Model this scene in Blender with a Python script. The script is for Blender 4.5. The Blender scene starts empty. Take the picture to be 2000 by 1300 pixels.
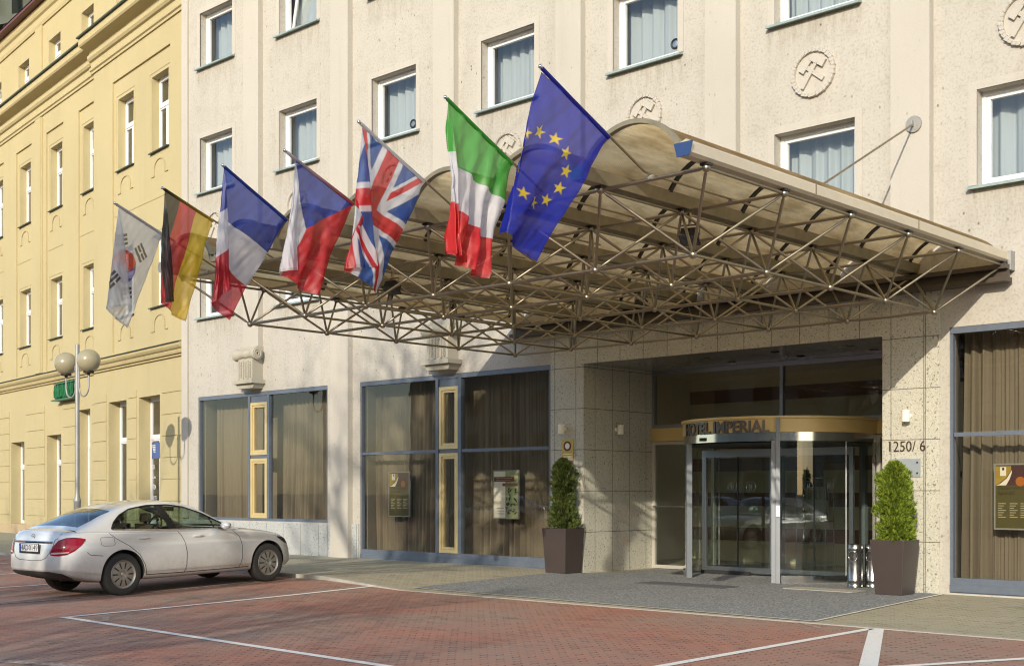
import bpy, bmesh, math, random
import numpy as np
from mathutils import Vector, Matrix, noise
from mathutils.bvhtree import BVHTree
R = math.radians
rng = random.Random(7)
scene = bpy.context.scene
col = scene.collection

# ------------------------------------------------------------------ camera
# measured from the photograph: level camera with a shifted lens, street level, facade plane is y = 0
F_PX, CX, HY, CAM_H, CAM_D = 2447.0, 1000.0, 960.0, 1.62, 19.13
YAW = math.atan2(.685, .7286)
FW = (-math.sin(YAW), math.cos(YAW)); RT = (math.cos(YAW), math.sin(YAW))
cam_d = bpy.data.cameras.new('camera'); cam = bpy.data.objects.new('camera', cam_d); col.objects.link(cam)
cam.location = (0, -CAM_D, CAM_H); cam.rotation_euler = (R(90), 0, YAW)
cam_d.sensor_width = 36; cam_d.lens = F_PX / 2000 * 36
cam_d.shift_y = 310.0 / 2000
cam_d.clip_start = .1; cam_d.clip_end = 2000
scene.camera = cam

def ray(px, py):
    X = (px - CX) / F_PX; V = (HY - py) / F_PX
    return Vector((FW[0] + X * RT[0], FW[1] + X * RT[1], V))
def on_y(px, py, y=0.):
    d = ray(px, py); t = (y + CAM_D) / d.y
    return Vector((d.x * t, y, CAM_H + d.z * t))
def on_x(px, py, x):
    d = ray(px, py); t = x / d.x
    return Vector((x, -CAM_D + d.y * t, CAM_H + d.z * t))

# ------------------------------------------------------------------ light
SUN = Vector((-.45, 1, -.39)).normalized()
scene.view_settings.view_transform = 'Standard'
scene.view_settings.look = 'None'
scene.view_settings.exposure = 0.90
scene.view_settings.gamma = 1
scene.cycles.diffuse_bounces = 8; scene.cycles.pixel_filter_type = 'BLACKMAN_HARRIS'; scene.cycles.filter_width = 1.15; scene.cycles.max_bounces = 14; scene.cycles.transparent_max_bounces = 16
w = bpy.data.worlds.new('World'); scene.world = w; w.use_nodes = True
nt = w.node_tree; bg = nt.nodes['Background']
sky = nt.nodes.new('ShaderNodeTexSky'); sky.sky_type = 'NISHITA'; sky.sun_disc = False
sky.sun_elevation = math.asin(-SUN.z); sky.sun_rotation = math.atan2(-SUN.x, -SUN.y)
sky.air_density = 1.0; sky.dust_density = 1.0; sky.ozone_density = 1.0
nt.links.new(sky.outputs[0], bg.inputs[0]); bg.inputs[1].default_value = .15
sd = bpy.data.lights.new('sun', 'SUN'); sun = bpy.data.objects.new('sun', sd); col.objects.link(sun)
sd.energy = 2.3; sd.angle = R(.5); sd.color = (1, .90, .745)
sun.rotation_euler = SUN.to_track_quat('-Z', 'Y').to_euler(); sun.location = (10, -40, 30)

# ------------------------------------------------------------------ mesh builder
class MB:
    def __init__(s): s.v = []; s.f = []; s.m = []
    def add(s, vs, fs, mi=0):
        b = len(s.v); s.v += [tuple(p) for p in vs]
        for f in fs: s.f.append([b + i for i in f]); s.m.append(mi)
        return s
    def quad(s, a, b, c, d, mi=0): return s.add([a, b, c, d], [(0, 1, 2, 3)], mi)
    def box(s, x0, x1, y0, y1, z0, z1, mi=0):
        return s.add([(x0, y0, z0), (x1, y0, z0), (x1, y1, z0), (x0, y1, z0), (x0, y0, z1), (x1, y0, z1), (x1, y1, z1), (x0, y1, z1)],
                     [(0, 3, 2, 1), (4, 5, 6, 7), (0, 1, 5, 4), (1, 2, 6, 5), (2, 3, 7, 6), (3, 0, 4, 7)], mi)
    def obox(s, c, ax, ay, az, mi=0):       # oriented box from half vectors
        c = Vector(c); ax = Vector(ax); ay = Vector(ay); az = Vector(az)
        vs = [c + i * ax + j * ay + k * az for k in (-1, 1) for (i, j) in ((-1, -1), (1, -1), (1, 1), (-1, 1))]
        return s.add(vs, [(0, 3, 2, 1), (4, 5, 6, 7), (0, 1, 5, 4), (1, 2, 6, 5), (2, 3, 7, 6), (3, 0, 4, 7)], mi)
    def tube(s, pts, r, n=8, mi=0, cap=True):
        pts = [Vector(p) for p in pts]; rs = r if isinstance(r, (list, tuple)) else [r] * len(pts)
        ring = []; up = None
        for i, p in enumerate(pts):
            d = (pts[min(i + 1, len(pts) - 1)] - pts[max(i - 1, 0)])
            d = d.normalized() if d.length > 1e-9 else Vector((0, 0, 1))
            if up is None:
                up = Vector((0, 0, 1)) if abs(d.z) < .9 else Vector((1, 0, 0))
            a = d.cross(up)
            if a.length < 1e-6: a = d.cross(Vector((0, 1, 0)))
            a.normalize(); b = d.cross(a).normalized(); up = -b if False else a.cross(d)
            ring.append([p + rs[i] * (math.cos(2 * math.pi * k / n) * a + math.sin(2 * math.pi * k / n) * b) for k in range(n)])
        vs = [q for rg in ring for q in rg]; fs = []
        for i in range(len(pts) - 1):
            for k in range(n):
                k2 = (k + 1) % n
                fs.append((i * n + k, i * n + k2, (i + 1) * n + k2, (i + 1) * n + k))
        if cap:
            fs.append(tuple(range(n))[::-1]); fs.append(tuple((len(pts) - 1) * n + k for k in range(n)))
        return s.add(vs, fs, mi)
    def lathe(s, prof, c=(0, 0, 0), axis='z', n=24, mi=0, a0=0., a1=2 * math.pi):
        full = abs(a1 - a0 - 2 * math.pi) < 1e-6
        m = n if full else n + 1; vs = []; fs = []
        for (r, h) in prof:
            for k in range(m):
                a = a0 + (a1 - a0) * k / n; p, q = r * math.cos(a), r * math.sin(a)
                vs.append({'z': (c[0] + p, c[1] + q, c[2] + h), 'x': (c[0] + h, c[1] + p, c[2] + q), 'y': (c[0] + p, c[1] + h, c[2] + q)}[axis])
        for i in range(len(prof) - 1):
            for k in range(n):
                k2 = (k + 1) % m
                fs.append((i * m + k, i * m + k2, (i + 1) * m + k2, (i + 1) * m + k))
        return s.add(vs, fs, mi)
    def ball(s, c, r, n=12, m=8, mi=0):
        return s.lathe([(max(r * math.sin(math.pi * i / m), 1e-4), -r * math.cos(math.pi * i / m)) for i in range(m + 1)], c, 'z', n, mi)
    def prism(s, poly, y0, y1, mi=0, axis='y'):   # polygon (a, b) extruded along an axis
        n = len(poly)
        P = {'y': lambda a, b, t: (a, t, b), 'x': lambda a, b, t: (t, a, b), 'z': lambda a, b, t: (a, b, t)}[axis]
        vs = [P(a, b, y0) for a, b in poly] + [P(a, b, y1) for a, b in poly]
        fs = [tuple(range(n)), tuple(range(2 * n - 1, n - 1, -1))] + [(i, i + n, (i + 1) % n + n, (i + 1) % n) for i in range(n)]
        return s.add(vs, fs, mi)
    def frame(s, x0, x1, z0, z1, w, y0, y1, mi=0):   # rectangular ring, four butted bars
        s.box(x0, x1, y0, y1, z0, z0 + w, mi); s.box(x0, x1, y0, y1, z1 - w, z1, mi)
        s.box(x0, x0 + w, y0, y1, z0 + w, z1 - w, mi); s.box(x1 - w, x1, y0, y1, z0 + w, z1 - w, mi); return s
    def grid(s, fn, nu, nv, mi=0):
        vs = [fn(i / nu, j / nv) for j in range(nv + 1) for i in range(nu + 1)]
        fs = [(j * (nu + 1) + i, j * (nu + 1) + i + 1, (j + 1) * (nu + 1) + i + 1, (j + 1) * (nu + 1) + i) for j in range(nv) for i in range(nu)]
        return s.add(vs, fs, mi)
    def mesh(s, name, mats, smooth=False, fix=True):
        me = bpy.data.meshes.new(name); me.from_pydata(s.v, [], s.f)
        for m in (mats if isinstance(mats, (list, tuple)) else [mats]): me.materials.append(m)
        me.polygons.foreach_set('material_index', s.m)
        if fix:
            b = bmesh.new(); b.from_mesh(me); bmesh.ops.recalc_face_normals(b, faces=b.faces); b.to_mesh(me); b.free()
        if smooth:
            me.polygons.foreach_set('use_smooth', [True] * len(me.polygons))
            if smooth != 'all':
                try: me.set_sharp_from_angle(angle=R(smooth if not isinstance(smooth, bool) else 40))
                except Exception: pass
        me.update(); return me
    def build(s, name, mats, parent=None, smooth=False, fix=True, at=None):
        return link(s.mesh(name, mats, smooth, fix), name, parent, at)

def root_of(o):
    while o.parent: o = o.parent
    return o
def rmat(o):
    return Matrix.LocRotScale(o.location, o.rotation_euler, o.scale)
def link(me, name, parent=None, at=None):
    o = bpy.data.objects.new(name, me); col.objects.link(o)
    if parent:
        me.transform(rmat(root_of(parent)).inverted()); o.parent = parent
    elif at is not None:
        me.transform(Matrix.Translation(-Vector(at))); o.location = at
    return o
def thing(name, label, cat, loc=(0, 0, 0), rotz=0., group=None):
    o = bpy.data.objects.new(name, None); col.objects.link(o); o.empty_display_size = .3
    o.location = loc; o.rotation_euler = (0, 0, rotz)
    return tag(o, label, cat, group)
def tag(o, label=None, cat=None, group=None, kind=None):
    if label: o['label'] = label
    if cat: o['category'] = cat
    if group: o['group'] = group
    if kind: o['kind'] = kind
    return o
def dup(o, parent=None):
    c = o.copy(); col.objects.link(c)
    if parent: c.parent = parent
    for ch in list(o.children): dup(ch, c)
    return c
def text_mesh(txt, size, depth=.0, bold=0., spacing=1., res=3):
    cu = bpy.data.curves.new('t', 'FONT'); cu.body = txt; cu.size = size; cu.extrude = depth; cu.offset = bold
    cu.space_character = spacing; cu.resolution_u = res
    ob = bpy.data.objects.new('t', cu); col.objects.link(ob)
    dg = bpy.context.evaluated_depsgraph_get(); dg.update()
    me = bpy.data.meshes.new_from_object(ob.evaluated_get(dg))
    bpy.data.objects.remove(ob); return me
def text_on(txt, size, origin, ux, uz, mat, name, parent=None, depth=.002, bold=0., width=None, height=None, at=None, center=False):
    """flat raised letters laid in the plane spanned by ux, uz at origin"""
    me = text_mesh(txt, size, depth, bold)
    n = len(me.vertices); a = np.empty(n * 3); me.vertices.foreach_get('co', a); a = a.reshape(-1, 3)
    a[:, 0] -= a[:, 0].min(); a[:, 1] -= a[:, 1].min()
    if width: a[:, 0] *= width / a[:, 0].max()
    if height: a[:, 1] *= height / a[:, 1].max()
    if center: a[:, 0] -= a[:, 0].max() / 2
    ux = Vector(ux).normalized(); uz = Vector(uz).normalized(); un = ux.cross(uz)
    M = np.array([ux, uz, un]); b = a @ M + np.array(origin)
    me.vertices.foreach_set('co', b.ravel()); me.materials.clear(); me.materials.append(mat); me.update()
    me.name = name
    return link(me, name, parent, at)
# ------------------------------------------------------------------ materials
def new_mat(name):
    m = bpy.data.materials.new(name); m.use_nodes = True
    t = m.node_tree; b = t.nodes['Principled BSDF']; return m, t, b
def N(t, kind, **kw):
    n = t.nodes.new(kind)
    for k, v in kw.items():
        if isinstance(k, str) and hasattr(n, k): setattr(n, k, v)
        else: n.inputs[k].default_value = v
    return n
def setin(n, **kw):
    for k, v in kw.items(): n.inputs[k.replace('_', ' ')].default_value = v
def coords(t, scale=(1, 1, 1), sumxy=False):
    tc = t.nodes.new('ShaderNodeTexCoord')
    g = t.nodes.new('ShaderNodeNewGeometry')
    if sumxy:
        sp = t.nodes.new('ShaderNodeSeparateXYZ'); t.links.new(g.outputs['Position'], sp.inputs[0])
        ad = t.nodes.new('ShaderNodeMath'); t.links.new(sp.outputs[0], ad.inputs[0]); t.links.new(sp.outputs[1], ad.inputs[1])
        cb = t.nodes.new('ShaderNodeCombineXYZ'); t.links.new(ad.outputs[0], cb.inputs[0]); t.links.new(sp.outputs[2], cb.inputs[1])
        return cb.outputs[0]
    mp = t.nodes.new('ShaderNodeMapping'); t.links.new(g.outputs['Position'], mp.inputs[0]); mp.inputs['Scale'].default_value = scale
    return mp.outputs[0]
def noise_tex(t, vec, scale, detail=3, rough=.55):
    n = t.nodes.new('ShaderNodeTexNoise'); t.links.new(vec, n.inputs['Vector'])
    n.inputs['Scale'].default_value = scale; n.inputs['Detail'].default_value = detail; n.inputs['Roughness'].default_value = rough
    return n.outputs['Fac']
def ramp(t, fac, stops, interp='LINEAR'):
    r = t.nodes.new('ShaderNodeValToRGB'); t.links.new(fac, r.inputs[0]); e = r.color_ramp.elements; r.color_ramp.interpolation = interp
    while len(e) < len(stops): e.new(.5)
    for i, (p, c) in enumerate(stops):
        e[i].position = p; e[i].color = (*c, 1) if len(c) == 3 else c
    return r.outputs[0]
def mix(t, fac, a, b, mode='MIX'):
    m = t.nodes.new('ShaderNodeMix'); m.data_type = 'RGBA'; m.blend_type = mode
    for sock, v in ((m.inputs[0], fac), (m.inputs[6], a), (m.inputs[7], b)):
        if isinstance(v, (int, float)): sock.default_value = v
        elif isinstance(v, (tuple, list)): sock.default_value = (*v, 1) if len(v) == 3 else v
        else: t.links.new(v, sock)
    return m.outputs[2]
def math_n(t, op, a, b=0.):
    m = t.nodes.new('ShaderNodeMath'); m.operation = op
    for i, v in enumerate((a, b)):
        if isinstance(v, (int, float)): m.inputs[i].default_value = v
        else: t.links.new(v, m.inputs[i])
    return m.outputs[0]
def bump(t, b, h, strength=.3, dist=.01):
    n = t.nodes.new('ShaderNodeBump'); t.links.new(h, n.inputs['Height']); n.inputs['Strength'].default_value = strength; n.inputs['Distance'].default_value = dist
    t.links.new(n.outputs[0], b.inputs['Normal']); return n
def plain(name, c, rough=.6, metal=0., var=.08, scale=6, spec=.5, bmp=0.):
    m, t, b = new_mat(name); v = coords(t)
    n = noise_tex(t, v, scale, 4)
    cc = mix(t, n, tuple(x * (1 - var) for x in c), tuple(min(1, x * (1 + var)) for x in c))
    t.links.new(cc, b.inputs['Base Color']); b.inputs['Roughness'].default_value = rough; b.inputs['Metallic'].default_value = metal
    b.inputs['Specular IOR Level'].default_value = spec
    if bmp: bump(t, b, noise_tex(t, v, scale * 12, 3), bmp, .004)
    return m
M = {}
# hotel render: warm cream roughcast, dark pits, streaks and grime
def plaster(name, c, dark, pit=.5, streak=.25, grain=38, streaks=False):
    m, t, b = new_mat(name); v = coords(t)
    big = noise_tex(t, v, .35, 5, .6)
    base = mix(t, ramp(t, big, [(.3, (0, 0, 0)), (.75, (1, 1, 1))]), tuple(x * .90 for x in c), c)
    vs = coords(t, (1.6, 1.6, .16)); st = noise_tex(t, vs, 1.4, 5, .65)
    base = mix(t, math_n(t, 'MULTIPLY', ramp(t, st, [(.52, (0, 0, 0)), (.8, (1, 1, 1))]), streak), base, dark)
    gr = noise_tex(t, v, grain, 2, .7)
    base = mix(t, math_n(t, 'MULTIPLY', ramp(t, gr, [(.50, (0, 0, 0)), (.72, (1, 1, 1))]), .42), base, dark)
    vo = t.nodes.new('ShaderNodeTexVoronoi'); t.links.new(coords(t, (1, 1, .75)), vo.inputs['Vector']); vo.inputs['Scale'].default_value = 5.2
    cl = noise_tex(t, v, .8, 3)
    pm = math_n(t, 'MULTIPLY', ramp(t, vo.outputs['Distance'], [(.05, (1, 1, 1)), (.13, (0, 0, 0))]), ramp(t, cl, [(.38, (0, 0, 0)), (.62, (1, 1, 1))]))
    base = mix(t, math_n(t, 'MULTIPLY', pm, pit), base, tuple(x * .55 for x in dark))
    if streaks:
        # run-off grime below every sill of the regular window grid, and a few vertical rain marks
        sp = t.nodes.new('ShaderNodeSeparateXYZ'); g_ = t.nodes.new('ShaderNodeNewGeometry'); t.links.new(g_.outputs['Position'], sp.inputs[0])
        ux = math_n(t, 'ABSOLUTE', math_n(t, 'MULTIPLY', math_n(t, 'SUBTRACT', math_n(t, 'FRACT', math_n(t, 'ADD', math_n(t, 'DIVIDE', math_n(t, 'ADD', sp.outputs[0], 28.93), 3.605), 20.5)), .5), 3.605))
        vz = math_n(t, 'MULTIPLY', math_n(t, 'FRACT', math_n(t, 'ADD', math_n(t, 'DIVIDE', math_n(t, 'SUBTRACT', 6.34, sp.outputs[2]), 3.41), 10.)), 3.41)
        mk = math_n(t, 'MULTIPLY', ramp(t, math_n(t, 'DIVIDE', ux, 1.2), [(.70, (1, 1, 1)), (.84, (0, 0, 0))]), ramp(t, math_n(t, 'DIVIDE', vz, 1.2), [(.0, (1, 1, 1)), (.7, (0, 0, 0))]))
        mk = math_n(t, 'MULTIPLY', mk, ramp(t, noise_tex(t, coords(t, (4.5, 4.5, .7)), 2.2, 5, .75), [(.40, (0, 0, 0)), (.72, (1, 1, 1))]))
        base = mix(t, math_n(t, 'MULTIPLY', mk, .6), base, tuple(x * .8 for x in dark))
        mo = noise_tex(t, v, 3.2, 6, .75); base = mix(t, math_n(t, 'MULTIPLY', ramp(t, mo, [(.5, (0, 0, 0)), (.75, (1, 1, 1))]), .30), base, dark)
    t.links.new(base, b.inputs['Base Color']); b.inputs['Roughness'].default_value = .92; b.inputs['Specular IOR Level'].default_value = .2
    bump(t, b, gr, .35, .012); return m
M['hotel'] = plaster('cream_roughcast', (.475, .45, .395), (.22, .18, .115), 1.0, .22, 22, True)
M['hotel_smooth'] = plaster('cream_smooth_render', (.50, .47, .41), (.25, .21, .155), .35, .25, 60)
M['yellow'] = plaster('yellow_render', (.485, .415, .235), (.32, .255, .13), .0, .18, 55)
M['yellow_trim'] = plaster('yellow_trim_render', (.46, .385, .21), (.25, .20, .095), .1, .25, 55)
M['stone'] = plaster('carved_stone', (.45, .42, .34), (.24, .215, .16), .3, .35, 70)
def granite(name, c, dark, bw, rh):
    m, t, b = new_mat(name); v = coords(t)
    f = noise_tex(t, v, 52, 3, .85); g = noise_tex(t, v, 24, 2, .6)
    base = mix(t, ramp(t, f, [(.40, (1, 1, 1)), (.50, (0, 0, 0))]), c, dark)
    base = mix(t, ramp(t, g, [(.61, (0, 0, 0)), (.66, (1, 1, 1))]), base, tuple(x * .45 for x in dark))
    base = mix(t, math_n(t, 'MULTIPLY', ramp(t, noise_tex(t, v, .9, 4), [(.35, (0, 0, 0)), (.75, (1, 1, 1))]), .25), base, tuple(x * .75 for x in c))
    br = t.nodes.new('ShaderNodeTexBrick'); t.links.new(coords(t, sumxy=True), br.inputs['Vector'])
    br.offset = 0; br.inputs['Scale'].default_value = 1; br.inputs['Brick Width'].default_value = bw; br.inputs['Row Height'].default_value = rh
    br.inputs['Mortar Size'].default_value = .006; br.inputs['Mortar Smooth'].default_value = 0
    base = mix(t, br.outputs['Fac'], base, (.10, .09, .07))
    t.links.new(base, b.inputs['Base Color']); b.inputs['Roughness'].default_value = .45
    return m
M['granite'] = granite('beige_granite_slabs', (.53, .515, .43), (.34, .32, .255), .56, .82)
M['granite_grey'] = granite('grey_granite_plinth', (.46, .47, .45), (.33, .34, .33), .72, 1.2)
M['white'] = plain('white_frame', (.70, .71, .72), .35, 0, .04)
M['sill'] = plain('green_grey_sheet_metal', (.30, .38, .36), .5, .3, .3, 14)
M['steel_blue'] = plain('blue_grey_frame', (.125, .15, .19), .45, .15, .18, 9)
M['gold_frame'] = plain('brass_frame', (.66, .52, .26), .38, .35, .08, 5)
M['gold_band'] = plain('gold_panel', (.60, .44, .18), .45, .15, .06, 3)
M['dark_rubber'] = plain('black_rubber', (.02, .02, .02), .7)
M['black'] = plain('black_paint', (.018, .017, .016), .5)
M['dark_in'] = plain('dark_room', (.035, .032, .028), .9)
def metal(name, c, rough, var=.12, scale=8, metallic=1.):
    m, t, b = new_mat(name); v = coords(t); n = noise_tex(t, v, scale, 4)
    t.links.new(mix(t, n, tuple(x * (1 - var) for x in c), tuple(min(1, x * (1 + var)) for x in c)), b.inputs['Base Color'])
    b.inputs['Metallic'].default_value = metallic
    t.links.new(ramp(t, noise_tex(t, v, scale * 3, 3), [(.2, (rough * .8,) * 3), (.8, (min(1, rough * 1.3),) * 3)]), b.inputs['Roughness']); return m
M['tube'] = metal('stainless_tube', (.33, .295, .23), .40)
M['chrome'] = metal('chrome', (.66, .66, .66), .14, .04)
M['brushed'] = metal('brushed_steel', (.42, .44, .46), .34, .05, 3)
M['gutter'] = metal('weathered_gutter_sheet', (.25, .225, .155), .5, .4, 5, .35)
M['fascia'] = metal('aluminium_fascia', (.62, .56, .44), .42, .12, 3, .35)
M['galv'] = metal('galvanised_pole', (.33, .335, .325), .5, .12, 20, .4)
# canopy sheet: yellowed, ribbed, lets light through
m, t, b = new_mat('yellowed_polycarbonate'); v = coords(t)
wv = t.nodes.new('ShaderNodeTexWave'); t.links.new(coords(t, (1, 1, 1)), wv.inputs['Vector']); wv.bands_direction = 'Y'; wv.inputs['Scale'].default_value = 9; wv.inputs['Distortion'].default_value = .3
cc = mix(t, ramp(t, noise_tex(t, coords(t, (2.2, .5, 2.2)), 1.6, 6, .65), [(.36, (0, 0, 0)), (.62, (1, 1, 1))]), (.42, .29, .125), (.86, .675, .37)); cc = mix(t, math_n(t, 'MULTIPLY', wv.outputs['Fac'], .22), cc, (.50, .39, .24))
t.links.new(cc, b.inputs['Base Color']); b.inputs['Roughness'].default_value = .5
tr = t.nodes.new('ShaderNodeBsdfTranslucent'); t.links.new(cc, tr.inputs[0]); ms = t.nodes.new('ShaderNodeMixShader'); ms.inputs[0].default_value = .80
t.links.new(b.outputs[0], ms.inputs[1]); t.links.new(tr.outputs[0], ms.inputs[2]); tp = t.nodes.new('ShaderNodeBsdfTransparent'); tp.inputs[0].default_value = (1, .88, .66, 1); m2_ = t.nodes.new('ShaderNodeMixShader'); m2_.inputs[0].default_value = .03; t.links.new(ms.outputs[0], m2_.inputs[1]); t.links.new(tp.outputs[0], m2_.inputs[2]); t.links.new(m2_.outputs[0], t.nodes['Material Output'].inputs[0]); M['poly'] = m
def glass(name, tint=(.9, .95, .93), refl=1.0, ior=1.5, rough=0.):
    m = bpy.data.materials.new(name); m.use_nodes = True; t = m.node_tree; t.nodes.clear()
    o = t.nodes.new('ShaderNodeOutputMaterial'); g = t.nodes.new('ShaderNodeBsdfGlossy'); g.inputs['Roughness'].default_value = rough
    g.inputs['Color'].default_value = (.95, .97, 1, 1)
    tp = t.nodes.new('ShaderNodeBsdfTransparent'); tp.inputs[0].default_value = (*tint, 1)
    fr = t.nodes.new('ShaderNodeFresnel'); gm = t.nodes.new('ShaderNodeNewGeometry'); t.links.new(math_n(t, 'ADD', math_n(t, 'MULTIPLY', gm.outputs['Backfacing'], 1 / ior - ior), ior), fr.inputs['IOR'])
    nz = noise_tex(t, coords(t), 1.1, 2); bp = t.nodes.new('ShaderNodeBump'); bp.inputs['Strength'].default_value = .06; bp.inputs['Distance'].default_value = .02
    t.links.new(nz, bp.inputs['Height']); t.links.new(bp.outputs[0], g.inputs['Normal'])
    f2 = math_n(t, 'MULTIPLY', fr.outputs[0], refl); f2 = math_n(t, 'MINIMUM', f2, 1.)
    mx = t.nodes.new('ShaderNodeMixShader'); t.links.new(f2, mx.inputs[0]); t.links.new(tp.outputs[0], mx.inputs[1]); t.links.new(g.outputs[0], mx.inputs[2])
    t.links.new(mx.outputs[0], o.inputs[0]); return m
M['glass'] = glass('window_glass', (.90, .94, .94), 1.9)
M['shop_glass'] = glass('tinted_shop_glass', (.82, .81, .75), 1.25)
M['door_glass'] = glass('door_glass', (.80, .85, .81), 2.0)
M['car_glass'] = glass('car_glass', (.55, .66, .60), 1.6)
def cloth(name, c, rough=.9, tl=.3, var=.15):
    m, t, b = new_mat(name); v = coords(t)
    n = noise_tex(t, coords(t, (6, 6, .4)), 3, 4)
    cc = mix(t, n, tuple(x * (1 - var) for x in c), tuple(x * (1 + var) for x in c)); t.links.new(cc, b.inputs['Base Color']); b.inputs['Roughness'].default_value = rough
    b.inputs['Specular IOR Level'].default_value = .1
    tr = t.nodes.new('ShaderNodeBsdfTranslucent'); t.links.new(cc, tr.inputs[0]); ms = t.nodes.new('ShaderNodeMixShader'); ms.inputs[0].default_value = tl
    t.links.new(b.outputs[0], ms.inputs[1]); t.links.new(tr.outputs[0], ms.inputs[2]); t.links.new(ms.outputs[0], t.nodes['Material Output'].inputs[0]); return m
M['net'] = cloth('pale_net_curtain', (.47, .50, .51), .9, .25, .06)
M['drape'] = cloth('taupe_curtain', (.225, .195, .15), .95, .12)
# flag cloth: colours live in the pattern attribute, thin enough to see through
m = bpy.data.materials.new('flag_cloth'); m.use_nodes = True; t = m.node_tree; t.nodes.clear()
o_ = t.nodes.new('ShaderNodeOutputMaterial'); at_ = t.nodes.new('ShaderNodeAttribute'); at_.attribute_name = 'pattern'
df = t.nodes.new('ShaderNodeBsdfDiffuse'); tl = t.nodes.new('ShaderNodeBsdfTranslucent'); tp = t.nodes.new('ShaderNodeBsdfTransparent'); gl = t.nodes.new('ShaderNodeBsdfGlossy')
gl.inputs['Roughness'].default_value = .45
t.links.new(at_.outputs['Color'], df.inputs[0]); t.links.new(at_.outputs['Color'], tl.inputs[0])
lt = mix(t, .35, at_.outputs['Color'], (1, 1, 1)); t.links.new(lt, tp.inputs[0])
wn = noise_tex(t, coords(t, (1, 1, 1)), 30, 3); bp = t.nodes.new('ShaderNodeBump'); bp.inputs['Strength'].default_value = .12; bp.inputs['Distance'].default_value = .02
t.links.new(noise_tex(t, coords(t), 5, 4, .6), bp.inputs['Height']); t.links.new(bp.outputs[0], df.inputs['Normal'])
m1 = t.nodes.new('ShaderNodeMixShader'); m1.inputs[0].default_value = .45; t.links.new(df.outputs[0], m1.inputs[1]); t.links.new(tl.outputs[0], m1.inputs[2])
m2 = t.nodes.new('ShaderNodeMixShader'); m2.inputs[0].default_value = .32; t.links.new(m1.outputs[0], m2.inputs[1]); t.links.new(tp.outputs[0], m2.inputs[2])
m3 = t.nodes.new('ShaderNodeMixShader'); m3.inputs[0].default_value = .03; t.links.new(m2.outputs[0], m3.inputs[1]); t.links.new(gl.outputs[0], m3.inputs[2])
t.links.new(m3.outputs[0], o_.inputs[0]); M['flag'] = m
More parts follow.
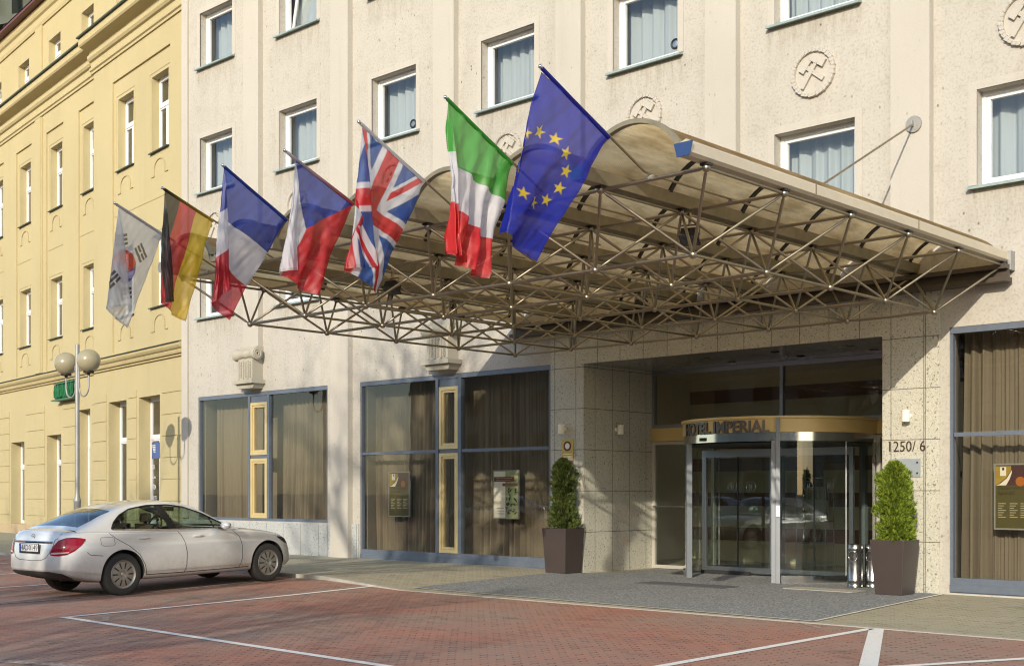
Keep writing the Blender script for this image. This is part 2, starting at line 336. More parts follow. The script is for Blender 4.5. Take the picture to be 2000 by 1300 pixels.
# pavers
def pavers(name, c1, c2, joint, patch=None, jw=.012, scale=1.):
    m, t, b = new_mat(name); g = t.nodes.new('ShaderNodeNewGeometry'); sp = t.nodes.new('ShaderNodeSeparateXYZ'); t.links.new(g.outputs['Position'], sp.inputs[0])
    wx = math_n(t, 'MULTIPLY', math_n(t, 'SINE', math_n(t, 'MULTIPLY', sp.outputs[1], 2 * math.pi / .112)), .016)
    wy = math_n(t, 'MULTIPLY', math_n(t, 'SINE', math_n(t, 'MULTIPLY', sp.outputs[0], 2 * math.pi / .112)), .016)
    cb = t.nodes.new('ShaderNodeCombineXYZ'); t.links.new(math_n(t, 'ADD', sp.outputs[0], wx), cb.inputs[0]); t.links.new(math_n(t, 'ADD', sp.outputs[1], wy), cb.inputs[1])
    br = t.nodes.new('ShaderNodeTexBrick'); t.links.new(cb.outputs[0], br.inputs['Vector']); br.inputs['Scale'].default_value = scale
    br.inputs['Brick Width'].default_value = .224; br.inputs['Row Height'].default_value = .112; br.inputs['Mortar Size'].default_value = .005; br.inputs['Mortar Smooth'].default_value = .4
    br.inputs['Color1'].default_value = (*c1, 1); br.inputs['Color2'].default_value = (*c2, 1); br.inputs['Mortar'].default_value = tuple(.55 * x + .45 * y for x, y in zip(c1, joint)) + (1,); br.inputs['Bias'].default_value = 0
    # head joints lie open and dark
    sc = t.nodes.new('ShaderNodeSeparateXYZ'); t.links.new(cb.outputs[0], sc.inputs[0])
    row = math_n(t, 'FLOOR', math_n(t, 'DIVIDE', sc.outputs[1], .112)); half = math_n(t, 'MULTIPLY', math_n(t, 'MODULO', math_n(t, 'ABSOLUTE', row), 2.), .5)
    fx = math_n(t, 'FRACT', math_n(t, 'ADD', math_n(t, 'DIVIDE', sc.outputs[0], .224), half)); near = math_n(t, 'MINIMUM', fx, math_n(t, 'SUBTRACT', 1., fx))
    wn = t.nodes.new('ShaderNodeTexWhiteNoise'); cw = t.nodes.new('ShaderNodeCombineXYZ'); t.links.new(math_n(t, 'FLOOR', math_n(t, 'ADD', math_n(t, 'DIVIDE', sc.outputs[0], .224), math_n(t, 'ADD', half, .5))), cw.inputs[0]); t.links.new(row, cw.inputs[1]); t.links.new(cw.outputs[0], wn.inputs['Vector'])
    tick = math_n(t, 'MULTIPLY', math_n(t, 'LESS_THAN', near, math_n(t, 'ADD', .022, math_n(t, 'MULTIPLY', wn.outputs['Value'], .035))), ramp(t, wn.outputs['Value'], [(.15, (.1, .1, .1)), (.7, (.9, .9, .9))]))
    v = coords(t); big = noise_tex(t, v, .45, 5, .6); fine = noise_tex(t, v, 60, 3, .7)
    base = mix(t, math_n(t, 'MULTIPLY', ramp(t, big, [(.36, (0, 0, 0)), (.62, (1, 1, 1))]), .75), br.outputs['Color'], patch or tuple(x * .7 for x in c1))
    base = mix(t, .35, base, mix(t, fine, (.25, .25, .25), (.75, .75, .75)), 'OVERLAY'); base = mix(t, tick, base, joint)
    st = noise_tex(t, v, 1.7, 4, .55); base = mix(t, math_n(t, 'MULTIPLY', ramp(t, st, [(.60, (0, 0, 0)), (.70, (1, 1, 1))]), .38), base, tuple(x * .9 for x in joint)); base = mix(t, math_n(t, 'MULTIPLY', ramp(t, noise_tex(t, coords(t, (1, 6, 1)), .55, 4, .7), [(.5, (0, 0, 0)), (.7, (1, 1, 1))]), .22), base, tuple(x * 1.5 for x in joint))
    t.links.new(base, b.inputs['Base Color']); b.inputs['Roughness'].default_value = .85; b.inputs['Specular IOR Level'].default_value = .3
    bump(t, b, math_n(t, 'SUBTRACT', fine, math_n(t, 'MULTIPLY', math_n(t, 'MAXIMUM', br.outputs['Fac'], tick), 2.)), .4, .01); return m
M['red_pavers'] = pavers('red_concrete_pavers', (.42, .185, .125), (.34, .175, .13), (.06, .045, .035), (.30, .23, .18))
M['sand_pavers'] = pavers('sand_concrete_pavers', (.43, .385, .27), (.37, .335, .24), (.13, .11, .08), (.34, .315, .22))
m, t, b = new_mat('grey_loop_mat'); v = coords(t)
f = noise_tex(t, v, 30, 3, .9); cc = ramp(t, f, [(.36, (.05, .055, .058)), (.50, (.19, .20, .20)), (.64, (.48, .49, .47))])
cc = mix(t, math_n(t, 'MULTIPLY', noise_tex(t, v, .7, 4), .35), cc, (.15, .155, .15)); t.links.new(cc, b.inputs['Base Color']); b.inputs['Roughness'].default_value = .95; bump(t, b, f, .8, .012); M['mat'] = m
M['doormat'] = plain('dark_doormat', (.085, .088, .09), .95, 0, .25, 60)
m, t, b = new_mat('worn_road_paint'); v = coords(t)
f = noise_tex(t, v, 26, 4, .7); g_ = noise_tex(t, v, 1.2, 3)
cc = mix(t, ramp(t, math_n(t, 'ADD', f, math_n(t, 'MULTIPLY', g_, .25)), [(.44, (1, 1, 1)), (.52, (0, 0, 0))]), (.74, .73, .68), (.32, .24, .20)); t.links.new(cc, b.inputs['Base Color']); b.inputs['Roughness'].default_value = .8; M['paint'] = m
m, t, b = new_mat('faded_road_paint'); v = coords(t)
f = noise_tex(t, v, 18, 5, .8); t.links.new(mix(t, ramp(t, f, [(.46, (1, 1, 1)), (.60, (0, 0, 0))]), (.46, .42, .36), (.28, .17, .13)), b.inputs['Base Color']); b.inputs['Roughness'].default_value = .85; M['paint_faded'] = m
M['kerb'] = plain('concrete_kerb', (.38, .36, .31), .9, 0, .2, 12, .2, .3)
M['asphalt'] = plain('asphalt', (.05, .05, .05), .95, 0, .3, 3)
M['brown_pot'] = plain('brown_planter', (.052, .039, .036), .42, 0, .12, 5)
M['bark'] = plain('grey_bark', (.10, .085, .065), .95, 0, .35, 8, .2, .5)
M['lamp_white'] = plain('cream_lamp_housing', (.80, .76, .66), .4, 0, .03)
M['black_letter'] = plain('dark_bronze_letters', (.035, .022, .014), .45)
M['letter_metal'] = metal('grey_metal_letters', (.17, .155, .14), .45)
# ------------------------------------------------------------------ ground
def wl(x): return min(1., max(0., (-15.5 - x) / 2.))
def z_lot(x, y): return wl(x) * .021 * min(3.7, max(0., y + 9.))
def z_walk(x, y):
    t = min(1., max(0., -y / 5.3)); k = wl(x)
    return .004 + k * (.046 + .088 * t)
def strip_grid(xs, ys, fn):
    mb = MB(); nx, ny = len(xs), len(ys)
    mb.add([(x, y, fn(x, y)) for y in ys for x in xs], [(j * nx + i, j * nx + i + 1, (j + 1) * nx + i + 1, (j + 1) * nx + i) for j in range(ny - 1) for i in range(nx - 1)])
    return mb
def lin(a, b, n): return [a + (b - a) * i / n for i in range(n + 1)]
KERB_Y = -5.3
mb = MB(); mb.quad((-600, -600, -.05), (600, -600, -.05), (600, 600, -.05), (-600, 600, -.05)); tag(mb.build('ground', M['asphalt']), kind='structure')
xs = lin(-70, -20, 25) + lin(-19.5, -13, 13) + lin(-11, 25, 9)
tag(strip_grid(xs, lin(-34, -12, 11) + lin(-11.3, KERB_Y - .06, 12), z_lot).build('parking_lot', M['red_pavers'], smooth='all'), kind='structure')
tag(strip_grid(xs, lin(KERB_Y + .06, 6, 12), z_walk).build('pavement', M['sand_pavers'], smooth='all'), kind='structure')
mb = MB()
for a, b in zip(xs[:-1], xs[1:]):
    y0, y1 = KERB_Y - .06, KERB_Y + .06
    P = lambda x, y: (x, y, max(z_walk(x, KERB_Y), z_lot(x, KERB_Y)) + .006)
    mb.quad(P(a, y0), P(b, y0), P(b, y1), P(a, y1)); mb.quad((a, y0, -.04), (b, y0, -.04), P(b, y0), P(a, y0)); mb.quad((a, y1, -.04), (b, y1, -.04), P(b, y1), P(a, y1))
tag(mb.build('kerb', M['kerb']), kind='structure')
def line(p, q, wd, m='paint', name='parking_line', lift=.006, n=24):
    p = Vector(p); q = Vector(q); d = (q - p).normalized(); s = Vector((-d.y, d.x)) * wd / 2; mb = MB(); vs = []
    for i in range(n + 1):
        c = p.lerp(q, i / n)
        for e in (c - s, c + s): vs.append((e.x, e.y, z_lot(e.x, e.y) + lift))
    mb.add(vs, [(2 * i, 2 * i + 1, 2 * i + 3, 2 * i + 2) for i in range(n)])
    return tag(mb.build(name, M[m]), kind='structure')
line((-15.3, -11.26), (-16.2, -5.36), .10)
line((-15.36, -11.30), (-1.5, -11.62), .11)
line((-6.93, -11.4), (-7.06, -5.42), .11)
line((-7.0, -5.40), (-4.2, -11.2), .17)
line((-5.4, -8.3), (-4.0, -5.4), .11)
for x0 in (-17.78, -20.68, -23.6, -26.6, -29.6):
    line((x0, -11.2), (x0 - .5, -5.4), .09, 'paint_faded' if x0 > -18 else 'paint', lift=.0065)
line((-14.95, -10.9), (-14.45, -11.2), .09, 'paint_faded', lift=.0045)
line((-12.9, -14.2), (-9.2, -12.7), .16, 'paint_faded', lift=.0045)
line((-8.05, -5.36), (-7.55, -5.75), .07, 'paint_faded', lift=.0045)
# entrance mat: a big grey loop mat lying on the pavement, with a thin metal edge strip
A_, B_, C_, D_ = (-15.62, -4.90), (-7.98, -5.16), (-8.62, -.04), (-16.42, -.04)
def matp(u, v, lift=.006):
    x = (A_[0] * (1 - u) + B_[0] * u) * (1 - v) + (D_[0] * (1 - u) + C_[0] * u) * v
    y = (A_[1] * (1 - u) + B_[1] * u) * (1 - v) + (D_[1] * (1 - u) + C_[1] * u) * v
    return (x, y, z_walk(x, y) + lift)
mb = MB(); mb.grid(lambda u, v: matp(u, v), 24, 12); mb.quad((-15.98, -.04, .012), (-9.64, -.04, .012), (-9.64, 2.2, .012), (-15.98, 2.2, .012))
mt = mb.build('entrance_mat', M['mat'], at=(-12, -2.5, .01)); tag(mt, 'large dark grey loop mat covering the ground from the entrance to the red pavers', 'mat')
mb = MB()
for (a, b) in ((A_, B_), (B_, C_)):
    d = (Vector(b) - Vector(a)).normalized(); s = Vector((d.y, -d.x)) * .05; n = 20; vs = []
    for i in range(n + 1):
        c = Vector(a).lerp(Vector(b), i / n)
        for e in (c, c + s): vs.append((e.x, e.y, z_walk(e.x, e.y) + .011))
    mb.add(vs, [(2 * i, 2 * i + 1, 2 * i + 3, 2 * i + 2) for i in range(n)])
link(mb.mesh('edge_strip', M['lamp_white']), 'edge_strip', mt)
for (x0, x1, y0, y1, lab) in ((-13.55, -11.75, -1.55, -1.0, 'thin dark doormat in front of the revolving door opening'), (-11.0, -9.75, -.85, -.35, 'pale grey doormat beside the steel ash bins')):
    mb = MB()
    mb.prism([(x0, y0), (x1, y0 + .0), (x1, y1), (x0, y1)], .0125, .022, axis='z')
    tag(mb.build('doormat', M['doormat'] if x0 < -12 else M['kerb'], at=((x0 + x1) / 2, (y0 + y1) / 2, .0125)), lab, 'doormat')
# ------------------------------------------------------------------ hotel
HX0, HX1, HTOP, PITCH, COL0 = -30.55, 6.2, 21.0, 3.605, -28.93
hotel = thing('hotel_building', 'cream roughcast hotel with rows of white framed windows, shop fronts and granite entrance', 'building', (-12.8, 0, 0))
def wall_with_holes(mb, x0, x1, z0, z1, holes, y=0., depth=.24, mi=0):
    xs = sorted({x0, x1} | {h[0] for h in holes} | {h[1] for h in holes}); zs = sorted({z0, z1} | {h[2] for h in holes} | {h[3] for h in holes})
    for a, b in zip(xs[:-1], xs[1:]):
        run = None
        for c, d in zip(zs[:-1], zs[1:]):
            mx, mz = (a + b) / 2, (c + d) / 2
            if not any(h[0] < mx < h[1] and h[2] < mz < h[3] for h in holes):
                mb.quad((a, y, c), (b, y, c), (b, y, d), (a, y, d), mi)
    for (a, b, c, d) in holes:
        e = y + depth
        mb.quad((a, y, c), (a, e, c), (a, e, d), (a, y, d), mi); mb.quad((b, e, c), (b, y, c), (b, y, d), (b, e, d), mi)
        mb.quad((a, e, d), (b, e, d), (b, y, d), (a, y, d), mi); mb.quad((a, y, c), (b, y, c), (b, e, c), (a, e, c), mi)
SILLS = [6.38, 9.79, 13.20, 16.61]; WH, WW = 1.48, 1.54
cols = [COL0 + PITCH * k for k in range(10)]
holes = [(c - WW / 2, c + WW / 2, z, z + WH) for z in SILLS for c in cols]
SHOPS = [(-29.79, -24.14, .87, 4.21), (-22.92, -16.91, .03, 4.21), (-8.51, -2.40, .03, 4.21)]
REC = (-16.0, -9.62, -.04, 4.16)
mb = MB(); wall_with_holes(mb, HX0, HX1, -.1, HTOP, holes + SHOPS + [REC])
# body of the building behind the front
mb.quad((HX0, 0, -.1), (HX0, 14, -.1), (HX0, 14, HTOP), (HX0, 0, HTOP)); mb.quad((HX1, 0, -.1), (HX1, 14, -.1), (HX1, 14, HTOP), (HX1, 0, HTOP))
mb.quad((HX0, 14, -.1), (HX1, 14, -.1), (HX1, 14, HTOP), (HX0, 14, HTOP)); mb.quad((HX0, 0, HTOP), (HX1, 0, HTOP), (HX1, 14, HTOP), (HX0, 14, HTOP))
mb.build('wall', M['hotel'], hotel)
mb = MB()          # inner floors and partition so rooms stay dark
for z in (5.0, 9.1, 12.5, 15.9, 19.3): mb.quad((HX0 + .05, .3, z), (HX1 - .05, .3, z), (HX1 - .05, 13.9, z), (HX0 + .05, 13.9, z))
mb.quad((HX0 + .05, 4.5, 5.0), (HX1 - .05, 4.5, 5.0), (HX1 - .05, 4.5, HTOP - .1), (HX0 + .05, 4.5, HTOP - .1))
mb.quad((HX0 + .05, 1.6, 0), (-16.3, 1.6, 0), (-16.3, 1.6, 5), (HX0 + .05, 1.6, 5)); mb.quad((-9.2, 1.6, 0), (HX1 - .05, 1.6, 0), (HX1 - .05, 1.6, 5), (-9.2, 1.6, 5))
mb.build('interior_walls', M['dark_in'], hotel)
# pilasters (right flank throws its own shade), running down to carved corbels or to the ground
PIL = [COL0 - PITCH / 2 + PITCH * k for k in range(0, 11)]
for k, c in enumerate(PIL):
    zb = 5.32 if k in (1, 3) else (4.9 if 4 <= k <= 6 else (0 if k in (0, 2) else 5.32))
    if k == 2: zb = .05
    if k == 0: continue
    mb = MB(); mb.box(c - .33, c + .33, -.15, .05, zb, HTOP - .6); mb.build('pilaster', M['hotel_smooth'], hotel)
mb = MB(); mb.box(HX0 - .0, HX0 + .30, -.05, .05, .9, HTOP - .6); mb.build('corner_strip', M['hotel_smooth'], hotel)
mb = MB(); mb.box(HX0 - .1, HX1 + .1, -.35, .1, HTOP - .6, HTOP - .2); mb.box(HX0 - .15, HX1 + .15, -.5, .1, HTOP - .2, HTOP + .1); mb.build('top_cornice', M['hotel_smooth'], hotel)
# upper windows: plaster band, white frame, pane, sheet sill, net curtain
def win_proto(tilt=False, seed=0):
    """meshes about the lower middle of the opening"""
    h, ww, y = WH, WW / 2, .20
    fr = MB(); fr.frame(-ww, ww, 0, h, .065, y, y + .07); fr.frame(-ww + .068, ww - .068, .068, h - .068, .058, y + .015, y + .085)
    pa = MB(); sa = None
    x0, x1, z0, z1 = -ww + .12, ww - .12, .12, h - .12
    if tilt:
        a = R(9); hh = h - .18
        sa = MB(); q = lambda x, z, o=0.: (x, y + .10 + z * math.sin(a) + o, .09 + z * math.cos(a))
        for (xa, xb, za, zb) in ((x0 - .03, x1 + .03, 0, .07), (x0 - .03, x1 + .03, hh - .07, hh), (x0 - .03, x0 + .04, .07, hh - .07), (x1 - .04, x1 + .03, .07, hh - .07)):
            sa.add([q(xa, za), q(xb, za), q(xb, zb), q(xa, zb), q(xa, za, .05), q(xb, za, .05), q(xb, zb, .05), q(xa, zb, .05)], [(0, 1, 2, 3), (7, 6, 5, 4), (0, 4, 5, 1), (1, 5, 6, 2), (2, 6, 7, 3), (3, 7, 4, 0)])
        pa.quad(q(x0, .05, .02), q(x1, .05, .02), q(x1, hh - .05, .02), q(x0, hh - .05, .02))
    else: pa.quad((x0, y + .05, z0), (x1, y + .05, z0), (x1, y + .05, z1), (x0, y + .05, z1))
    si = MB(); sw = ww + .12
    si.prism([(-.12, -.075), (.2, -.02), (.2, .0), (-.12, -.035)], -sw, sw, axis='x')
    bd = MB(); o = .13
    bd.box(-ww - o, -ww, -.014, .02, 0, h + o); bd.box(ww, ww + o, -.014, .02, 0, h + o); bd.box(-ww, ww, -.014, .02, h, h + o)
    r_ = random.Random(seed); cu = MB(); ph = r_.uniform(0, 6); f = r_.uniform(17, 23); gap = r_.choice([.0, .0, .12, .2])
    def cf(u, v):
        x = -ww - .85 + (2 * ww + 1.05) * u; s = math.sin(f * x + ph + .9 * math.sin(3.1 * x + ph)); s2 = math.sin(2.3 * f * x + ph * 2)
        return (x, y + .40 + .045 * s + .012 * s2 + .01 * (1 - v) * math.sin(9 * x), .02 + (h + .5) * v)
    cu.grid(cf, 140, 4)
    return fr, pa, sa, si, bd, cu
protos = []
for sd_ in range(5):
    fr, pa, sa, si, bd, cu = win_proto(sd_ == 4, sd_)
    protos.append(dict(f=fr.mesh('frame', M['white']), p=pa.mesh('pane', M['glass']), sa=sa.mesh('tilted_sash', M['white']) if sa else None, s=si.mesh('sill', M['sill']), b=bd.mesh('surround', M['hotel_smooth']), c=cu.mesh('curtain', M['net'], 'all')))
def place(me, name, parent, loc):
    o = bpy.data.objects.new(name, me); col.objects.link(o); o.parent = parent
    o.location = Vector(loc) - root_of(parent).location if parent.parent is None else Vector((0, 0, 0)); return o
for zi, z in enumerate(SILLS):
    for ci, c in enumerate(cols):
        p = protos[4 if (zi, ci) == (2, 1) else (zi * 3 + ci * 2) % 4]
        f = place(p['f'], 'window', hotel, (c, 0, z))
        place(p['p'], 'pane', f, (0, 0, 0)); place(p['s'], 'sill', f, (0, 0, 0)); place(p['b'], 'surround', f, (0, 0, 0)); place(p['c'], 'curtain', f, (0, 0, 0))
        if p['sa']: place(p['sa'], 'tilted_sash', f, (0, 0, 0))
# round relief medallions with crossed hammers
mb = MB(); n = 44; mb.lathe([(.0, -.016), (.345, -.016), (.348, -.05), (.365, -.062), (.395, -.062), (.412, -.045), (.415, .03)], axis='y', n=48); md = mb
for i in range(34):
    a = 2 * math.pi * i / 34; a2 = a + .085
    r0 = .385 if i % 2 else .378
    md.obox((r0 * math.cos(a), -.034, r0 * math.sin(a)), (-math.sin(a + .25) * .040, 0, math.cos(a + .25) * .040), (0, .034, 0), (math.cos(a + .25) * .028, 0, math.sin(a + .25) * .028))
me_med = md.mesh('medallion', M['hotel_smooth'], 30)
def ham(mb, p, q, w, y0, y1, head):
    p = Vector((p[0], 0, p[1])); q = Vector((q[0], 0, q[1])); d = (q - p).normalized(); s = Vector((-d.z, 0, d.x)); c = (p + q) / 2
    mb.obox(c + Vector((0, (y0 + y1) / 2, 0)), d * (q - p).length / 2, (0, (y1 - y0) / 2, 0), s * w / 2)
    a, b, hw = head
    hc = q - d * hw / 2 + s * (a + b) / 2
    mb.obox(hc + Vector((0, (y0 + y1) / 2 - .004, 0)), s * abs(b - a) / 2, (0, (y1 - y0) / 2 + .004, 0), d * hw / 2)
hm = MB(); ham(hm, (-.20, -.24), (.13, .25), .07, -.066, -.012, (-.16, .13, .13)); ham(hm, (.20, -.15), (-.19, .17), .07, -.058, -.014, (-.14, .12, .12))
me_ham = hm.mesh('crossed_hammers', M['hotel_smooth'])
for c in cols:
    o = place(me_med, 'medallion', hotel, (c, 0, 8.77)); place(me_ham, 'crossed_hammers', o, (0, 0, 0))
# corbels with scroll
def corbel(c):
    mb = MB()
    mb.box(c - .33, c + .33, -.30, .02, 4.50, 5.06)
    for s in (-.2, 0, .2):        # raised fillets between beaded flutes
        for k in range(11): mb.box(c + s - .03, c + s + .03, -.318, -.3, 4.57 + k * .038, 4.592 + k * .038)
    for s in (-.3, -.1, .1, .3): mb.box(c + s - .028, c + s + .028, -.324, -.3, 4.53, 5.0)
    mb.box(c - .44, c + .44, -.42, .02, 4.40, 4.50); mb.prism([(c - .33, 4.28), (c + .33, 4.28), (c + .40, 4.398), (c - .40, 4.398)], -.32, .02)
    mb.box(c - .36, c + .36, -.22, .02, 5.06, 5.36)
    o = mb.build('corbel', M['stone'], hotel)
    mb = MB(); prof = [(.02, -.46), (.15, -.46), (.165, -.43), (.15, -.38), (.125, -.28), (.10, -.12), (.118, -.07), (.12, 0), (.118, .07), (.10, .12), (.125, .28), (.15, .38), (.165, .43), (.15, .46), (.02, .46)]
    mb.lathe(prof, (c, -.26, 5.16), 'x', 24)
    for sx in (-1, 1):
        for (rr, k) in ((.105, 0), (.05, 1)):
            ring = [(c + sx * .462, -.26 + rr * math.cos(a), 5.16 + rr * math.sin(a)) for a in lin(0, 2 * math.pi, 20)]
            mb.tube(ring, .016, 6, cap=False)
    sc = mb.build('scroll', M['stone'], o, 50); return o
for k in (1, 3): corbel(PIL[k])
# plinth and granite cladding
mb = MB()
for (a, b) in ((HX0, -24.14 + .02), ): mb.box(a, b + .0, -.035, .06, -.05, .84)
mb.box(-24.10, -22.94, -.035, .06, -.05, .86); mb.build('plinth', M['granite_grey'], hotel)
mb = MB()
mb.box(-16.86, REC[0], -.045, .02, -.05, 4.88); mb.box(REC[1], -8.90, -.045, .02, -.05, 4.88); mb.box(-8.885, -8.66, -.03, .02, -.05, 4.88); mb.box(REC[0], REC[1], -.045, .02, REC[3], 4.88)
RY = 2.24
mb.quad((REC[0] + .006, -.045, -.05), (REC[0] + .006, RY, -.05), (REC[0] + .006, RY, REC[3]), (REC[0] + .006, -.045, REC[3])); mb.quad((REC[1] - .006, -.045, -.05), (REC[1] - .006, RY, -.05), (REC[1] - .006, RY, REC[3]), (REC[1] - .006, -.045, REC[3])); mb.quad((REC[0], -.045, -.05), (REC[0] + .006, -.045, -.05), (REC[0] + .006, -.045, REC[3]), (REC[0], -.045, REC[3])); mb.quad((REC[1], -.045, -.05), (REC[1] - .006, -.045, -.05), (REC[1] - .006, -.045, REC[3]), (REC[1], -.045, REC[3]))
mb.build('granite_cladding', M['granite'], hotel)
mb = MB(); mb.quad((REC[0], -.045, REC[3] - .006), (REC[1], -.045, REC[3] - .006), (REC[1], RY, REC[3] - .006), (REC[0], RY, REC[3] - .006)); so = mb.build('entrance_soffit', metal('lacquered_soffit', (.30, .30, .27), .22, .05, 3, .4), hotel)
for i in range(4):
    for j in range(2):
        mb = MB(); mb.lathe([(.0, -.012), (.06, -.012), (.085, -.004), (.09, .0)], (-15.1 + 1.5 * i, .7 + .9 * j, REC[3] - .008), 'z', 18); mb.build('recessed_lamp', M['brushed'], so, True)
# shop fronts
def bars(lst, mat, name, parent):
    mb = MB()
    for (x0, x1, z0, z1, y0, y1) in lst: mb.box(x0, x1, y0, y1, z0, z1)
    return mb.build(name, mat, parent)
def shopfront(x0, x1, z0, z1, ma, mc, rail, foot):
    """ma..mc: the gold sash strip between two mullions"""
    y0, y1 = .02, .12; L = []
    L += [(x0, x1, z1 - .10, z1, y0 - .01, y1), (x0, x0 + .02, z0, z1 - .1, y1, y1 + .05)]
    L += [(x0, x0 + .045, z0 + foot, z1 - .10, y0, y1), (x1 - .06, x1, z0 + foot, z1 - .10, y0, y1)]
    for m_ in (ma, mc): L += [(m_ - .042, m_ + .042, z0 + foot, z1 - .10, y0 - .02, y1)]
    L += [(x0, x1, z0, z0 + foot, y0, y1)]
    if foot > .1: L += [(x0, x1, z0 + .02, z0 + foot * .55, y0 - .025, y0)]
    if rail:
        L += [(x0 + .07, ma - .055, rail - .032, rail + .032, y0 - .008, y1 - .01), (mc + .055, x1 - .06, rail - .032, rail + .032, y0 - .008, y1 - .01)]
    zr = rail or 2.53
    L += [(ma + .055, mc - .055, zr - .04, zr + .04, y0 + .01, y1), (ma + .055, mc - .055, z1 - .27, z1 - .10, y0 + .012, y1)]
    fr = bars(L, M['steel_blue'], 'shop_window', hotel)
    for (a, b) in ((x0 + .07, ma - .055), (mc + .055, x1 - .09)):
        for (c, d) in (((z0 + foot, rail - .045), (rail + .045, z1 - .10)) if rail else ((z0 + foot, z1 - .10),)):
            mb = MB(); mb.quad((a, .07, c), (b, .07, c), (b, .07, d), (a, .07, d)); mb.build('pane', M['shop_glass'], fr)
    for (c, d) in ((z0 + foot + .005, zr - .045), (zr + .045, z1 - .275)):
        mb = MB(); a, b = ma + .06, mc - .06
        mb.frame(a, b, c, d, .075, y0 - .015, y1); mb.frame(a + .078, b - .078, c + .078, d - .078, .05, y0 + .01, y1 - .01)
        s = mb.build('brass_sash', M['gold_frame'], fr)
        mb = MB(); mb.quad((a + .12, .07, c + .12), (b - .12, .07, c + .12), (b - .12, .07, d - .12), (a + .12, .07, d - .12)); mb.build('sash_pane', M['shop_glass'], s)
    return fr
shopfront(-29.79, -24.14, .87, 4.21, -27.42, -26.58, None, .07)
shopfront(-22.92, -16.91, .03, 4.21, -20.28, -19.56, 2.52, .24)
shopfront(-8.51, -2.40, .03, 4.21, -5.8, -5.06, 2.52, .24)
def drape(x0, x1, z0, z1, label, seed, y=.62, amp=.075, gather=0.):
    r_ = random.Random(seed); mb = MB(); ph = r_.uniform(0, 9); f = 2 * math.pi / .17
    def fn(u, v):
        x = x0 + (x1 - x0) * u + .03 * (1 - v) * math.sin(2.1 * u * 9 + ph)
        s = math.sin(f * x + 1.7 * math.sin(1.9 * x + ph) + ph) * (.75 + .55 * math.sin(2.7 * x + ph) + .5 * math.sin(7.1 * x + ph * 3)); s3 = math.sin(2.4 * f * x + ph * 2) * .3
        return (x, y + amp * (s + s3) * (.45 + .55 * (1 - v)) + .02 * math.sin(4 * v + x), z0 + (z1 - z0) * v)
    mb.grid(fn, int((x1 - x0) / .014), 10)
    return tag(mb.build('curtain', M['drape'], smooth='all', at=((x0 + x1) / 2, y, z0)), label, 'curtain', 'taupe curtains in the shop windows')
def at_px(px): return on_y(px, 900, .62).x
drape(at_px(424), at_px(489), .9, 4.32, 'narrow taupe curtain in the shop window behind the car, left of the brass sash', 1)
drape(at_px(527), at_px(652), .9, 4.32, 'broad taupe curtain in the shop window behind the car, right of the brass sash', 2)
drape(at_px(734), at_px(862), .1, 4.30, 'taupe floor-length curtain behind the dark menu poster with a narrow frame', 3)
drape(at_px(903), at_px(1092), .1, 4.30, 'taupe floor-length curtain behind the white poster, beside the granite pier', 4)
drape(at_px(1884), -2.5, .1, 4.30, 'taupe floor-length curtain in the shop window right of the house number', 5)
for (a, b, z, lab) in ((at_px(866), at_px(899), .1, 'strip of taupe curtain behind the brass sashes between the two poster windows'), (at_px(493), at_px(523), .9, 'strip of taupe curtain behind the brass sashes over the car')):
    drape(a, b, z, 4.25, lab, 9, .68)
mb = MB()
for (a, b, c, d) in SHOPS:      # plastered returns and heads just inside the shop glass
    mb.quad((a - .001, .24, c), (a - .35, 1.2, c), (a - .35, 1.2, d + .12), (a - .001, .24, d + .12)); mb.quad((a - .4, .24, d + .12), (b + .2, .24, d + .12), (b + .2, 1.25, d + .12), (a - .4, 1.25, d + .12)); mb.quad((a - .5, .24, c), (b + .2, .24, c), (b + .2, 1.25, c), (a - .5, 1.25, c))
mb.build('window_returns', M['hotel_smooth'], hotel)
# round black ventilators fixed in the lower right corner of two panes
for px, py, lab in ((1319, 86, 'round black ventilator in the pane of the upper window above the canopy corner'), (807, 242, 'round black ventilator in the window pane above the cross-striped red and blue flag')):
    p = on_y(px, py, .235); t = thing('window_ventilator', lab, 'ventilator', tuple(p))
    mb = MB(); mb.tube([(p.x + .085 * math.cos(a), p.y, p.z + .085 * math.sin(a)) for a in lin(0, 2 * math.pi, 24)], .022, 8, cap=False); mb.build('ring', M['black'], t, True)
    mb = MB(); mb.lathe([(.001, -.01), (.05, -.008), (.085, 0)], tuple(p), 'y', 20); mb.build('grille', M['brushed'], t, True)
# ------------------------------------------------------------------ entrance canopy: space frame under seven barrel vaults
CXR, MODX, MODY, NX, NY, ZT, ZB = -7.59, 1.443, 1.57, 7, 5, 5.05, 4.33
canopy = thing('entrance_canopy', 'glass-like barrel vault canopy on a steel tube space frame above the hotel door', 'canopy', (-12.6, -4, 4.3))
topn = {(i, j): Vector((CXR - MODX * i, -8.05 + MODY * j, ZT)) for i in range(NX + 1) for j in range(NY + 1)}
botn = {(i, j): Vector((CXR - MODX * (i + .5), -8.05 + MODY * (j + .5), ZB)) for i in range(NX) for j in range(NY)}
bal = MB(); bal.ball((0, 0, 0), .047, 14, 10); me_ball = bal.mesh('node', M['tube'], 'all')
def canopy_child(me, name, p):
    o = bpy.data.objects.new(name, me); col.objects.link(o); o.parent = canopy; o.location = Vector(p) - canopy.location; return o
for p in list(topn.values()) + list(botn.values()): canopy_child(me_ball, 'ball_node', p)
mem = []
for (i, j), p in topn.items():
    if i < NX: mem.append((p, topn[i + 1, j], .022))
    if j < NY: mem.append((p, topn[i, j + 1], .020))
for (i, j), p in botn.items():
    if i < NX - 1: mem.append((p, botn[i + 1, j], .023))
    if j < NY - 1: mem.append((p, botn[i, j + 1], .019))
    for a in (0, 1):
        for b in (0, 1): mem.append((p, topn[i + a, j + b], .0185))
